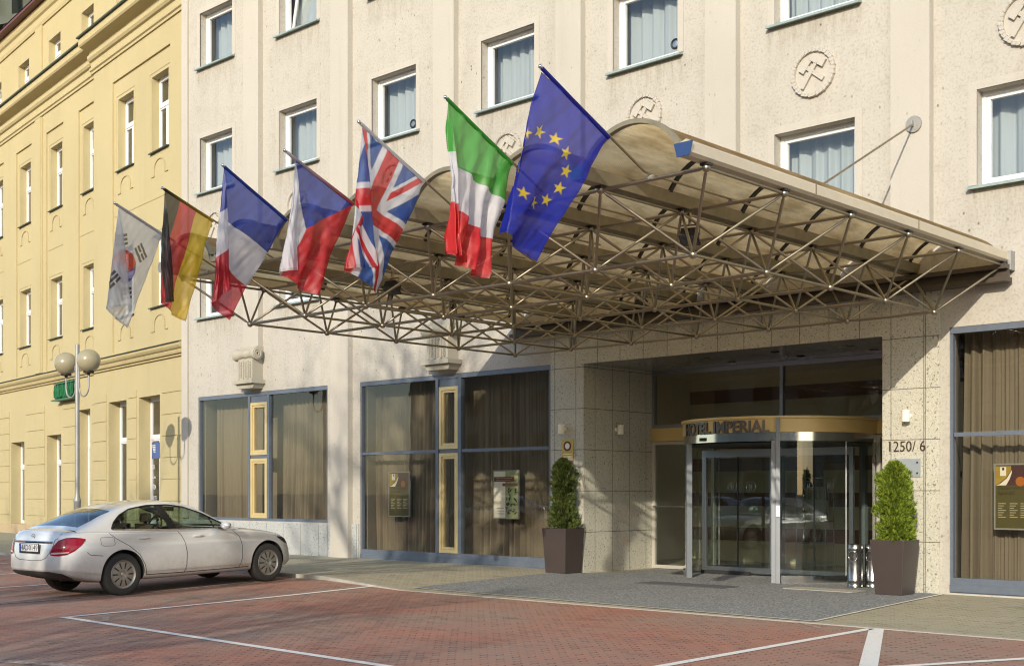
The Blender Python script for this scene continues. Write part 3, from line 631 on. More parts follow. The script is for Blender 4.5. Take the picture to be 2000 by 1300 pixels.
camv = Vector((0, -CAM_D, CAM_H))
mem.sort(key=lambda q: ((q[0] + q[1]) / 2 - camv).length)
rest = MB()
for k, (p, q, r) in enumerate(mem):
    d = (q - p).normalized(); a, b = p + d * .045, q - d * .045; cone = [a, a + d * .05, b - d * .05, b]; rr = [r * .55, r, r, r * .55]
    if k < 98:
        mb = MB(); mb.tube(cone, rr, 10); mb.build('strut', M['tube'], canopy, 50)
    else: rest.tube(cone, rr, 8)
tag(rest.build('far_struts', M['tube'], canopy, 50), kind='stuff')
YF, YB, ZF = -8.42, -.06, 5.20
def arc(x0, x1, rise, n=18, dr=0.):
    c = (x0 + x1) / 2; hw = (x0 - x1) / 2; rad = (hw * hw + rise * rise) / (2 * rise); a = math.asin(hw / rad)
    return [(c + (rad + dr) * math.sin(t), ZF + rise - rad + (rad + dr) * math.cos(t)) for t in lin(a, -a, n)]
for k in range(NX):
    x0, x1 = CXR - MODX * k - .06, CXR - MODX * (k + 1) + .06; A = arc(x0, x1, .40)
    mb = MB()
    for (p, q) in zip(A[:-1], A[1:]):
        for j in range(12):
            ya, yb = YF + (YB - YF) * j / 12, YF + (YB - YF) * (j + 1) / 12
            mb.quad((p[0], ya, p[1]), (q[0], ya, q[1]), (q[0], yb, q[1]), (p[0], yb, p[1]))
    va = mb.build('roof_vault', M['poly'], canopy, 'all')
    o1, o2 = arc(x0, x1, .40, 18, .022), arc(x0, x1, .40, 18, -.028)
    mb = MB()
    for i in range(18):
        mb.add([(o1[i][0], YF - .03, o1[i][1]), (o1[i + 1][0], YF - .03, o1[i + 1][1]), (o2[i + 1][0], YF - .03, o2[i + 1][1]), (o2[i][0], YF - .03, o2[i][1]),
                (o1[i][0], YF + .04, o1[i][1]), (o1[i + 1][0], YF + .04, o1[i + 1][1]), (o2[i + 1][0], YF + .04, o2[i + 1][1]), (o2[i][0], YF + .04, o2[i][1])], [(0, 1, 2, 3), (7, 6, 5, 4), (0, 4, 5, 1), (3, 2, 6, 7)])
    mb.build('edge_profile', M['gutter'], va)
    for y in (-6.85, -5.28, -3.7, -2.1, -.5):
        i1, i2 = arc(x0, x1, .40, 18, -.004), arc(x0, x1, .40, 18, -.034); mb = MB()
        for i in range(18):
            mb.add([(i1[i][0], y - .03, i1[i][1]), (i1[i + 1][0], y - .03, i1[i + 1][1]), (i2[i + 1][0], y - .03, i2[i + 1][1]), (i2[i][0], y - .03, i2[i][1]),
                    (i1[i][0], y + .03, i1[i][1]), (i1[i + 1][0], y + .03, i1[i + 1][1]), (i2[i + 1][0], y + .03, i2[i + 1][1]), (i2[i][0], y + .03, i2[i][1])], [(0, 1, 2, 3), (7, 6, 5, 4), (0, 4, 5, 1), (3, 2, 6, 7)])
        mb.build('arch_rib', M['black'], va)
CAPS = {0: plain('blue_reflection_cap', (.03, .065, .17), .35), 1: plain('green_reflection_cap', (.06, .20, .09), .35), 3: plain('violet_reflection_cap', (.08, .07, .20), .35)}  # reflections of the neighbouring flags in the polished caps, painted as base colour
for k in range(NX + 1):
    x = CXR - MODX * k; mb = MB(); edge = k in (0, NX); m_ = M['fascia'] if edge else M['gutter']
    if edge:
        s = 1 if k == 0 else -1
        mb.prism([(x - s * .07, 5.10), (x + s * .04, 5.10), (x + s * .075, 5.13), (x + s * .075, 5.235), (x + s * .03, 5.27), (x - s * .07, 5.235)], -8.46, YB)
    else: mb.prism([(x - .075, 5.095), (x + .075, 5.095), (x + .115, 5.235), (x + .10, 5.235), (x + .0, 5.15), (x - .10, 5.235), (x - .115, 5.235)], -8.45, YB)
    g = mb.build('fascia' if edge else 'gutter', m_, canopy)
    if edge:
        for y in (-5.9, -3.2): 
            mb = MB(); mb.box(x + (.076 if k == 0 else -.082), x + (.082 if k == 0 else -.076), y - .012, y + .012, 5.11, 5.245); mb.build('joint_cover', M['gutter'], g)
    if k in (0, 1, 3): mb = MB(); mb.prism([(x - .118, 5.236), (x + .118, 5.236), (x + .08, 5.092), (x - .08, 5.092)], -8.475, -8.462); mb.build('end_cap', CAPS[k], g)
    for j in range(NY + 1): mb = MB(); mb.box(x - .05, x + .05, -8.05 + MODY * j - .05, -8.05 + MODY * j + .05, 5.07, 5.094); mb.build('bearing_plate', M['black'], g)
mb = MB(); xa, xb = CXR + .09, CXR - MODX * NX - .09
mb.box(xb, xa, -.30, -.06, 4.99, 5.06); mb.box(xb, xa, -.20, -.15, 4.87, 4.99); mb.box(xb, xa, -.30, -.06, 4.80, 4.87); mb.build('wall_beam', plain('dark_brown_beam', (.075, .06, .045), .5, .2, .2), canopy)
mb = MB(); mb.box(xa - .03, xa + .02, -.16, -.0, 4.98, 5.27); mb.box(xb - .02, xb + .03, -.16, -.0, 4.98, 5.27); mb.build('end_bracket', M['galv'], canopy)
for i in range(1, NX): mb = MB(); mb.box(CXR - MODX * i - .03, CXR - MODX * i + .03, -.12, -.05, 4.55, 4.80); mb.build('wall_cleat', M['galv'], canopy)
# two thin stay rods hung from round wall plates (the nearer one is in sight)
dsc = on_y(1785, 243, -.16); rodx = dsc.x
mb = MB(); mb.lathe([(.0, -.02), (.13, -.02), (.135, 0), (.0, .012)], (rodx, -.165, dsc.z), 'y', 28); wp = mb.build('wall_plate', metal('dull_round_plate', (.34, .33, .30), .6, .25, 9, .5), canopy, 40)
mb = MB(); mb.obox((rodx, -.21, dsc.z), (.012, 0, 0), (0, .04, 0), (0, 0, .04)); mb.build('lug', M['galv'], wp)
mb = MB(); mb.tube([(rodx, -.2, dsc.z - .01), (rodx, -4.62, 5.2)], .017, 8); mb.build('stay_rod', M['tube'], canopy, True)
# floodlights clipped into the frame
def floodlight(x, y, z, rz, label):
    t = thing('floodlight', label, 'floodlight', (x, y, z), rz, 'floodlights hung under the canopy')
    mb = MB(); mb.obox((0, 0, 0), (.10, 0, 0), (0, .025, .055), (0, -.075, .035)); mb.obox((0, -.02, -.05), (.12, 0, 0), (0, .006, .012), (0, -.10, .05))
    me = mb.mesh('housing', M['black']); o = bpy.data.objects.new('housing', me); col.objects.link(o); o.parent = t
    mb = MB(); mb.quad((-.10, -.118, -.02), (.10, -.118, -.02), (.10, .06, -.11), (-.10, .06, -.11)); o = bpy.data.objects.new('lens', mb.mesh('lens', M['shop_glass'])); col.objects.link(o); o.parent = t
    mb = MB(); mb.tube([(-.125, 0, 0), (-.125, 0, .13), (.125, 0, .13), (.125, 0, 0)], .012, 6); mb.tube([(0, 0, .13), (0, 0, .28)], .02, 8); o = bpy.data.objects.new('bracket', mb.mesh('bracket', M['tube'])); col.objects.link(o); o.parent = t
    for k in range(5):
        pass
    return t
floodlight(-9.0, -6.35, 4.78, .4, 'black floodlight hung high under the canopy vault nearest the street corner')
floodlight(-14.6, -6.3, 4.78, .2, 'black floodlight under the canopy just right of the red and white flag with blue wedge')
floodlight(-12.9, -2.2, 4.78, .1, 'black floodlight deep under the middle of the canopy, close to the wall beam')
0 and floodlight(-8.7, -2.3, 4.78, .3, 'small floodlight under the right rear corner of the canopy')
# ------------------------------------------------------------------ flags: cloth hung from leaning poles, folded over along its own weight
def smooth01(x): x = np.clip(x, 0, 1); return x * x * (3 - 2 * x)
C_ = lambda r, g, b: np.array([r, g, b])
WHITE = C_(.74, .74, .78); REDF = C_(.62, .022, .03); BLUEF = C_(.012, .045, .36)
def star_mask(u, v, cx, cy, r):
    x, y = u - cx, v - cy; a = np.arctan2(x, y); d = np.hypot(x, y)
    k = 2 * math.pi / 5; a = np.abs((a + k / 2) % k - k / 2)
    ri = r * .382; A = np.array([0., r]); B = np.array([math.sin(k / 2) * ri, math.cos(k / 2) * ri])
    px, py = d * np.sin(a), d * np.cos(a); e = B - A
    return (e[0] * (py - A[1]) - e[1] * (px - A[0])) * -1 < 0 if False else ((px - A[0]) * e[1] - (py - A[1]) * e[0]) > 0
def pat_eu(u, v):
    c = np.tile(C_(.012, .022, .40), u.shape + (1,)); L = 1.5
    for k in range(12):
        a = 2 * math.pi * k / 12
        m = star_mask(u * L, v, .75 + math.sin(a) / 3, .5 + math.cos(a) / 3, .068); c[m] = C_(.85, .62, .02)
    return c
def bands(along, cols):
    n = len(cols)
    def f(u, v):
        t = u if along == 'u' else 1 - v; c = np.zeros(u.shape + (3,))
        for k in range(n): c[(t >= k / n) & (t <= (k + 1) / n)] = cols[k]
        return c
    return f
pat_it = bands('u', [C_(.06, .40, .04), WHITE, C_(.72, .025, .03)])
pat_fr = bands('u', [C_(.012, .045, .34), WHITE, C_(.55, .018, .04)])
pat_de = bands('v', [C_(.025, .025, .022), C_(.62, .03, .03), C_(.74, .50, .015)])
def pat_cz(u, v):
    c = np.tile(WHITE, u.shape + (1,)); c[v < .5] = REDF; c[u * 2 < 1 - np.abs(v - .5) * 2] = BLUEF; return c
def pat_gb(u, v):
    x, y = (u - .5) * 1.6, v - .5; c = np.tile(C_(.03, .10, .36), u.shape + (1,)); n = np.hypot(1, 1.6)
    for s in (1, -1):
        d = (y * 1.6 - s * x) / n; c[np.abs(d) < .10] = WHITE
    for s in (1, -1):
        d = (y * 1.6 - s * x) / n; side = np.where(x * 1. > 0, 1., -1.) * s
        m = (d * side < 0) & (d * side > -.066); c[m] = REDF
    c[(np.abs(x) < .167) | (np.abs(y) < .167)] = WHITE; c[(np.abs(x) < .1) | (np.abs(y) < .1)] = REDF; return c
def pat_kr(u, v):
    x, y = (u - .5) * 1.5, v - .5; c = np.tile(C_(.70, .71, .72), u.shape + (1,)); a = -math.atan2(1, 1.5)
    xr, yr = x * math.cos(a) + y * math.sin(a), -x * math.sin(a) + y * math.cos(a); xr, yr = x * math.cos(a) - y * math.sin(a), x * math.sin(a) + y * math.cos(a)
    m = np.hypot(x, y) < .25; up = yr > 0
    red = up.copy(); red |= np.hypot(xr + .125, yr) < .125; red &= ~((np.hypot(xr - .125, yr) < .125))
    c[m & red] = C_(.66, .06, .03); c[m & ~red] = C_(.08, .07, .26)
    for (sx, sy, br) in ((-1, 1, (0, 0, 0)), (1, 1, (1, 0, 1)), (-1, -1, (0, 1, 0)), (1, -1, (1, 1, 1))):
        L = .25 + .125 + .02; dx, dy = sx * 1.5 / math.hypot(1.5, 1), sy * 1 / math.hypot(1.5, 1)
        p = x * dx + y * dy - L; q = -x * dy + y * dx
        for k, b in enumerate(br):
            mm = (np.abs(p - (k - 1) * .0625) < .021) & (np.abs(q) < .125)
            if b: mm &= np.abs(q) > .012
            c[mm] = C_(.075, .06, .06)
    return c
FLAG_MESH = {}
def flag(i, name_label, tip, B, T, C, F, Cf, pat, front=True, seed=0, amp=.03, nf=5.0, bare=None, pole_col='white'):
    x = CXR - MODX * (i + .5); rs = np.random.RandomState(seed); nu, nv = 190, 130
    P = {k: np.array(on_x(p[0], p[1], x)) for k, p in dict(B=B, T=T, C=C, F=F, Q=Cf, tip=tip).items()}
    u, v = np.meshgrid(np.linspace(0, 1, nu + 1), np.linspace(0, 1, nv + 1))
    d_cf = P['T'] - P['B']; vf = float(np.dot(P['F'] - P['C'], d_cf) / np.dot(d_cf, d_cf)); vf = min(.85, max(.15, vf))
    base = P['B'] + v[..., None] * (P['T'] - P['B']) + u[..., None] * (P['C'] - P['B'])
    # beyond the fold line the cloth lies back over itself
    over = v - (1 - (1 - vf) * u)                         # >0 past the fold
    # barycentric in the triangle T(0,1) F(1,vf) Q(1,1)
    wF = np.where(u > 1e-6, (1 - v) / (1 - vf), 0.); wQ = u - wF; wT = 1 - u
    flapP = wT[..., None] * P['T'] + wF[..., None] * P['F'] + wQ[..., None] * P['Q']
    # the main sheet is pulled so that its fold edge really meets T-F
    k = np.clip(v / np.maximum(1 - (1 - vf) * u, 1e-6), 0, 1)
    edge = P['T'] + u[..., None] * (P['F'] - P['T']); low = P['B'] + u[..., None] * (P['C'] - P['B'])
    main = low + k[..., None] * (edge - low)
    pos = np.where((over > 0)[..., None], flapP, main)
    sg = 1. if front else -1.
    off = np.where(over > 0, sg * (.012 + .045 * smooth01(over / .12)), sg * .012 * (1 - smooth01(-over / .05)))
    # folds hang down from the pole; deeper towards the free end
    amp = amp * 1.5; ang = v * nf * 2 * math.pi + rs.uniform(0, 6) + 1.2 * np.sin(u * 2.3 + seed) + .6 * np.sin(3.1 * v * 2 + seed)
    ph2 = (v * .6 + u * 1.0) * 2 * math.pi * 1.4 + rs.uniform(0, 6)
    rip = amp * (.15 + .85 * u) * np.sin(ang) + amp * .5 * np.sin(ph2) * np.minimum(1, u * 3) + amp * .22 * np.sin(ang * 2.3 + u * 5) * u
    crease = np.sin(v * 37 + u * 9 + seed) * np.sin(u * 31 - v * 11 + seed * 2); rip += .006 * crease + .004 * np.sin(v * 71 - u * 23 + seed) * u; rip *= np.where(over > 0, .5, 1.)
    hem = np.minimum(np.minimum(v, 1 - v), 1 - u); dim = np.where(hem < .022, .80, 1.)
    pos = pos.copy(); pos[..., 0] += off + rip
    # the free edges sag a little
    pos[..., 2] -= .035 * np.sin(math.pi * k) * u * (1 - .5 * u) * (over <= 0)
    pos[..., 1] += .02 * np.sin(u * 7 + seed) * u * np.sin(math.pi * k) * .5
    vs = pos.reshape(-1, 3); n1 = nu + 1
    t = thing('flag', name_label, 'flag', tuple(on_x(B[0], B[1], x)), 0, 'flags on leaning poles along the canopy edge')
    me = bpy.data.meshes.new('cloth'); idx = np.arange((nu + 1) * (nv + 1)).reshape(nv + 1, nu + 1)
    fs = np.stack([idx[:-1, :-1], idx[:-1, 1:], idx[1:, 1:], idx[1:, :-1]], -1).reshape(-1, 4)
    me.from_pydata((vs - np.array(t.location)).tolist(), [], fs.tolist())
    # supersampled pattern colours
    acc = 0
    for du in (-.33, 0, .33):
        for dv in (-.33, 0, .33): acc = acc + pat(np.clip(u + du / nu, 0, 1), np.clip(v + dv / nv, 0, 1))
    cl = np.concatenate([acc / 9 * dim[..., None], np.ones(u.shape + (1,))], -1).reshape(-1, 4)
    ca = me.color_attributes.new('pattern', 'FLOAT_COLOR', 'POINT'); ca.data.foreach_set('color', cl.astype(np.float32).ravel())
    me.materials.append(M['flag']); me.polygons.foreach_set('use_smooth', [True] * len(me.polygons)); me.update()
    o = bpy.data.objects.new('cloth', me); col.objects.link(o); o.parent = t
    # bent pole: clamped along the canopy, then leaning out over the street
    tipv, bv = Vector(P['tip']), Vector(P['B']); d = (tipv - bv).normalized(); kink = bv - d * ((bv.z - 5.07) / d.z)
    mb = MB(); mb.tube([(x, -5.4, 5.10), (x, kink.y + .12, 5.10), (x, kink.y - .02, 5.115), tipv + d * .01], .014, 8); po = mb.build('pole', M['tube'], t, 50)
    mb = MB(); mb.tube([bv - d * .01, tipv - d * .03], .022, 10); sl = mb.build('sleeve', M['flag'], t, True)
    ca = sl.data.color_attributes.new('pattern', 'FLOAT_COLOR', 'POINT'); nvx = len(sl.data.vertices); a = np.empty(nvx * 3); sl.data.vertices.foreach_get('co', a); a = a.reshape(-1, 3) + np.array(t.location)
    vv = np.clip(((a - P['B']) @ d_cf) / np.dot(d_cf, d_cf), 0, 1); ca.data.foreach_set('color', np.concatenate([pat(np.zeros(nvx) + .01, vv) * .9, np.ones((nvx, 1))], 1).astype(np.float32).ravel())
    mb = MB(); mb.ball(tuple(tipv), .022, 10, 8); mb.build('finial', M['chrome'], po, True)
    
    for yc in (-8.06, -6.48): mb = MB(); mb.tube([(x - .03, yc, 5.07), (x + .03, yc, 5.07)], .03, 8); mb.build('clamp', M['galv'], po, True)
    return t
flag(0, 'blue flag with a ring of yellow stars, largest, nearest the camera', (1055, 130), (1188, 268), (1059, 140), (1043, 511), (984, 454), (1000, 449), pat_eu, False, 3, .035, 2.2)
flag(1, 'green, white and red banded flag left of the blue star flag', (870, 190), (1000, 320), (873, 196), (941, 546), (876, 495), (893, 502), pat_it, True, 5, .050, 4.2)
flag(2, 'blue flag crossed with red and white stripes in front of the canopy', (701, 238), (827, 355), (706, 249), (738, 571), (678, 524), (728, 522), pat_gb, True, 8, .03, 2.4)
flag(3, 'red and white flag with a blue wedge beside the pole', (556, 294), (689, 399), (576, 312), (614, 578), (549, 530), (577, 528), pat_cz, True, 11, .035, 2.6)
flag(4, 'blue, white and red banded flag, third from the left end of the row', (435, 323), (559, 430), (437, 327), (448, 625), (411, 592), (446, 565), pat_fr, True, 14, .03, 2.0)
flag(5, 'black, red and yellow banded flag against the corner of the yellow house', (317, 367), (415, 431), (320, 372), (360, 628), (313, 592), (336, 590), pat_de, True, 17, .028, 2.2)
flag(6, 'white flag with a red and blue disc and black bars, leftmost of the row', (224, 397), (317, 458), (231, 403), (250, 641), (206, 603), (252, 597), pat_kr, True, 20, .012, 1.4)
# ------------------------------------------------------------------ entrance: transom glazing, revolving door, lobby
DC, DR = (-12.65, 1.80), 1.83
M['side_frame'] = plain('pale_anodised_frame', (.46, .44, .38), .4, .2, .06)
gz = thing('entrance_glazing', 'dark glazed screen above and beside the revolving door in the granite recess', 'glazing', (-12.8, RY, 0))
mb = MB(); y0, y1 = RY - .05, RY + .05
for (a, b, c, d) in ((REC[0] + .01, REC[1] - .01, 4.06, 4.15), (REC[0] + .01, REC[1] - .01, 2.96, 3.03), (REC[0] + .01, REC[0] + .08, 3.03, 4.06), (REC[1] - .08, REC[1] - .01, 3.03, 4.06), (-12.90, -12.83, 3.03, 4.06)): mb.box(a, b, y0, y1, c, d)
mb.build('frame', M['brushed'], gz)
for (a, b) in ((REC[0] + .08, -12.90), (-12.83, REC[1] - .08)):
    mb = MB(); mb.quad((a, RY, 3.03), (b, RY, 3.03), (b, RY, 4.06), (a, RY, 4.06)); mb.build('transom_pane', M['shop_glass'], gz)
for (a, b) in ((REC[0] + .01, DC[0] - DR * .97), (DC[0] + DR * .97, REC[1] - .01)):
    mb = MB(); mb.box(a, b, RY - .09, RY + .04, 2.68, 2.955); mb.build('gold_panel', M['gold_band'], gz)
    mb = MB(); mb.frame(a, b, .02, 2.675, .07, RY - .04, RY + .04); sd_ = mb.build('side_door', M['side_frame'], gz)
    mb = MB(); mb.quad((a + .07, RY, .09), (b - .07, RY, .09), (b - .07, RY, 2.6), (a + .07, RY, 2.6)); mb.build('pane', M['door_glass'], sd_)
    mb = MB(); mb.tube([(a + .06, RY - .09, 1.32), (b - .06, RY - .09, 1.32)], .016, 8); mb.tube([(b - .22, RY - .09, .35), (b - .22, RY - .09, 2.15)], .014, 8); mb.build('push_bar', M['chrome'], sd_, True)
rd = thing('revolving_door', 'round glass revolving door with gold band and grey letters', 'revolving door', (DC[0], DC[1], 0))
cz = (DC[0], DC[1], 0)
mb = MB(); mb.lathe([(DR - .02, 2.68), (DR + .015, 2.68), (DR + .015, 2.915), (DR + .045, 2.92), (DR + .045, 2.965), (DR - .02, 2.965)], cz, 'z', 96); mb.build('gold_band', M['gold_band'], rd, 30)
mb = MB(); mb.lathe([(DR - .05, 2.52), (DR - .005, 2.52), (DR - .005, 2.678), (DR - .05, 2.678)], cz, 'z', 96); mb.build('chrome_band', M['chrome'], rd, 30)
mb = MB(); mb.lathe([(.01, 2.955), (DR - .03, 2.955)], cz, 'z', 64); mb.lathe([(.01, 2.50), (DR - .06, 2.50)], cz, 'z', 64); mb.build('drum_ceiling', M['black'], rd)
aA, aB = R(-126), R(-60)
M['post'] = plain('grey_anodised_post', (.20, .22, .24), .42, .2, .06)
def post(a, r=DR, w_=.055, d_=.06, z1=2.52, nm='post', m_='post'):
    mb = MB(); c = Vector((DC[0] + r * math.cos(a), DC[1] + r * math.sin(a), (z1 + .01) / 2)); e = Vector((math.cos(a), math.sin(a), 0)); f_ = Vector((-math.sin(a), math.cos(a), 0))
    mb.obox(c, f_ * w_, e * d_, (0, 0, z1 / 2)); return mb.build(nm, M[m_], rd)
post(aA, DR - .01, .03, .05); pB = post(aB, DR + .03, .034, .05, 2.93); post(aB - .042, DR - .02, .038, .05, 2.52)
post(R(60), DR - .02); post(R(126), DR - .02)
mb = MB(); mb.obox((DC[0] + (DR + .09) * math.cos(aB), DC[1] + (DR + .09) * math.sin(aB), 1.28), (.028, .02, 0), (.01, -.018, 0), (0, 0, .1)); mb.build('switch_plate', M['white'], pB)
for nm, (a, b), div in (('right', (aB + .03, R(58)), 3), ('left', (R(128), R(234)), 3)):
    n = 40
    mb = MB()
    for i in range(n):
        p, q = a + (b - a) * i / n, a + (b - a) * (i + 1) / n
        mb.quad(*[(DC[0] + (DR - .02) * math.cos(t), DC[1] + (DR - .02) * math.sin(t), z) for t, z in ((p, .14), (q, .14), (q, 2.52), (p, 2.52))])
    gp = mb.build('curved_glass', M['door_glass'], rd, 'all')
    mb = MB(); mb.lathe([(DR - .05, .0), (DR + .01, .0), (DR + .01, .14), (DR - .05, .14)], cz, 'z', 40, 0, a, b); mb.build('kick_plate', M['chrome'], gp, 30)
    for k in range(1, div):
        t = a + (b - a) * k / div; mb = MB(); mb.tube([(DC[0] + (DR - .02) * math.cos(t), DC[1] + (DR - .02) * math.sin(t), z) for z in (.14, 2.52)], .014, 8); mb.build('glazing_bar', M['brushed'], gp)
yl = 1.62
for (a, b) in ((-14.30, -12.67), (-12.62, -11.02)):
    mb = MB(); mb.box(a, b, yl - .03, yl + .03, .06, .16); mb.box(a, b, yl - .03, yl + .03, 2.30, 2.44); mb.box(a, a + .10, yl - .03, yl + .03, .16, 2.30); mb.box(b - .08, b, yl - .03, yl + .03, .16, 2.30)
    lf = mb.build('door_leaf', M['brushed'], rd)
    mb = MB(); c_ = (a + b) / 2
    mb.quad((a + .10, yl, .16), (b - .08, yl, .16), (b - .08, yl, 2.30), (a + .10, yl, 2.30)); mb.build('pane', M['door_glass'], lf)
    mb = MB(); mb.box(c_ - .012, c_ + .012, yl - .012, yl + .012, .16, 2.30); mb.box(a + .02, b - .5, yl - .1, yl - .04, .015, .085); mb.build('seal', M['dark_rubber'], lf)
    for dx in (-.12, .3):
        mb = MB(); mb.tube([(c_ + dx + .1 * math.cos(t), yl - .006, 1.72 + .1 * math.sin(t)) for t in lin(0, 2 * math.pi, 24)], .006, 4, cap=False)
        mb.box(c_ + dx - .03, c_ + dx - .018, yl - .008, yl - .004, 1.66, 1.78); mb.box(c_ + dx + .018, c_ + dx + .03, yl - .008, yl - .004, 1.66, 1.78); mb.box(c_ + dx - .018, c_ + dx + .018, yl - .008, yl - .004, 1.712, 1.728)
        mb.build('etched_emblem', M['brushed'], lf)
mb = MB(); mb.lathe([(.02, .02), (.09, .02), (.09, 2.48), (.02, 2.48)], cz, 'z', 20); mb.build('centre_shaft', M['brushed'], rd)
# raised letters bent round the band
def bent_text(txt, a0, a1, z0, h, r, depth, parent, mat):
    me = text_mesh(txt, 1., .06, .028, 1.0, 4); n = len(me.vertices); a = np.empty(n * 3); me.vertices.foreach_get('co', a); a = a.reshape(-1, 3)
    a[:, 0] = (a[:, 0] - a[:, 0].min()) / np.ptp(a[:, 0]); a[:, 1] = (a[:, 1] - a[:, 1].min()) / np.ptp(a[:, 1]); zz = (a[:, 2] - a[:, 2].min()) / np.ptp(a[:, 2])
    t = a0 + (a1 - a0) * a[:, 0]; rr = r + depth * zz
    me.vertices.foreach_set('co', np.stack([DC[0] + rr * np.cos(t), DC[1] + rr * np.sin(t), z0 + h * a[:, 1]], 1).ravel()); me.materials.clear(); me.materials.append(mat); me.update()
    me.name = 'lettering'; return link(me, 'lettering', parent)
bent_text('HOTEL IMPERIAL', R(-127), R(-64.5), 2.67, .225, DR + .018, .03, rd, M['letter_metal'])
mb = MB(); mb.obox((DC[0] + DR * math.cos(R(-108)), DC[1] + DR * math.sin(R(-108)) - .01, 2.58), (.06, 0, 0), (0, .03, 0), (0, 0, .03)); mb.build('motion_sensor', M['black'], rd)
# lobby behind the glass
lob = thing('lobby_interior', 'dim hotel lobby with striped back wall seen through the glass doors', 'lobby', (-12.8, 5, 0))
m, t, b = new_mat('striped_lobby_wall'); g = t.nodes.new('ShaderNodeNewGeometry'); sp = t.nodes.new('ShaderNodeSeparateXYZ'); t.links.new(g.outputs['Position'], sp.inputs[0])
st = math_n(t, 'GREATER_THAN', math_n(t, 'FRACT', math_n(t, 'MULTIPLY', sp.outputs[2], 1.25)), .62); t.links.new(mix(t, st, (.74, .66, .48), (.26, .13, .09)), b.inputs['Base Color']); b.inputs['Roughness'].default_value = .6
mb = MB(); mb.quad((-17.4, 5.6, 0), (-8.0, 5.6, 0), (-8.0, 5.6, 4.4), (-17.4, 5.6, 4.4)); mb.build('back_wall', m, lob)
mb = MB(); mb.quad((-17.4, 2.3, 4.3), (-8, 2.3, 4.3), (-8, 5.6, 4.3), (-17.4, 5.6, 4.3)); mb.quad((-17.4, 2.3, 0), (-17.4, 5.6, 0), (-17.4, 5.6, 4.3), (-17.4, 2.3, 4.3)); mb.quad((-8, 2.3, 0), (-8, 5.6, 0), (-8, 5.6, 4.3), (-8, 2.3, 4.3)); mb.build('side_walls', plain('lobby_plaster', (.72, .67, .55), .8), lob)
mb = MB(); mb.quad((-17.4, 2.2, .016), (-8, 2.2, .016), (-8, 5.6, .016), (-17.4, 5.6, .016)); mb.build('floor', plain('polished_lobby_floor', (.28, .24, .19), .15), lob)
tv = thing('television', 'wide dark television on the lobby wall behind the glass', 'television', tuple(on_y(1607, 888, 5.5)))
p = on_y(1562, 905, 5.5); q = on_y(1655, 868, 5.5); mb = MB(); mb.box(p.x, q.x, 5.46, 5.58, min(p.z, q.z), max(p.z, q.z)); mb.build('screen_case', M['black'], tv)
mb = MB(); mb.quad((p.x + .05, 5.455, p.z + .08), (q.x - .05, 5.455, p.z + .08), (q.x - .05, 5.455, q.z - .05), (p.x + .05, 5.455, q.z - .05)); mb.build('screen', plain('dim_screen', (.03, .03, .09), .15), tv)
sh = thing('display_shelf', 'tall glass display shelf with bottles behind the right curved glass', 'shelf', (on_y(1593, 1090, 4.2).x, 4.2, 0))
sx = sh.location.x; mb = MB()
for z in (.1, .55, 1.0, 1.45, 1.9): mb.box(sx - .35, sx + .35, 4.0, 4.35, z, z + .02)
for a in (-.35, .33):
    for y in (4.0, 4.33): mb.box(sx + a, sx + a + .02, y, y + .02, .02, 1.92)
mb.build('rack', M['brushed'], sh)
for z in (.57, 1.02, 1.47):
    for k in range(5):
        mb = MB(); bx = sx - .26 + .13 * k; mb.lathe([(.001, 0), (.035, 0), (.035, .16), (.013, .21), (.013, .27), (.001, .27)], (bx, 4.17, z), 'z', 10); bo = mb.build('bottle', M['shop_glass'] if k % 2 else M['chrome'], None, True, at=(bx, 4.17, z)); tag(bo, 'small bottle on the lobby display shelf', 'bottle', 'bottles on the lobby shelf')
pf = on_y(1588, 925, 5.5); mb = MB(); mb.box(pf.x - .2, pf.x + .2, 5.55, 5.59, pf.z - .28, pf.z + .28); tag(mb.build('picture_frame', M['black'], at=(pf.x, 5.57, pf.z - .28)), 'dark framed picture on the lobby wall under the television', 'picture')
pf = on_y(1592, 980, 5.5); mb = MB(); mb.box(pf.x - .3, pf.x + .3, 5.55, 5.59, pf.z - .3, pf.z + .3); tag(mb.build('picture_frame', M['white'], at=(pf.x, 5.57, pf.z - .3)), 'pale framed picture on the lobby wall lower than the dark one', 'picture')
# things fixed to the granite
def wall_lamp(p, n, label):
    t = thing('wall_lamp', label, 'wall lamp', p, 0, 'small cream wall lamps beside the entrance'); p = Vector(p); n = Vector(n)
    mb = MB(); c = p + n * .11; mb.lathe([(.01, -.095), (.062, -.095), (.064, -.085), (.064, .07), (.068, .075), (.068, .092), (.06, .097), (.01, .097)], tuple(c), 'z', 22); mb.build('shade', M['lamp_white'], t, 35)
    mb = MB(); mb.tube([p, p + n * .02, p + n * .045, p + n * .10], [.05, .05, .03, .022], 16); mb.build('mount', M['lamp_white'], t, 35)
wall_lamp(on_y(1103, 838, -.05), (0, -1, 0), 'small cream wall lamp above the gold plaque')
wall_lamp((-16.0 + .002, 1.0, on_x(1186, 838, -16).z), (1, 0, 0), 'small cream wall lamp on the inner side wall of the entrance recess')
wall_lamp(on_y(1775, 812, -.05), (0, -1, 0), 'small cream wall lamp above the house number')
yw = -.05
hn = text_on('1250/ 6', .3, tuple(on_y(1737, 881.5, yw - .012)), (1, 0, 0), (0, 0, 1), M['black_letter'], 'house_number', None, .008, -.004, on_y(1807, 880, yw).x - on_y(1737, 880, yw).x, .165, at=tuple(on_y(1737, 881.5, yw)))
tag(hn, 'dark raised house number 1250/6 on the granite pier', 'house number')
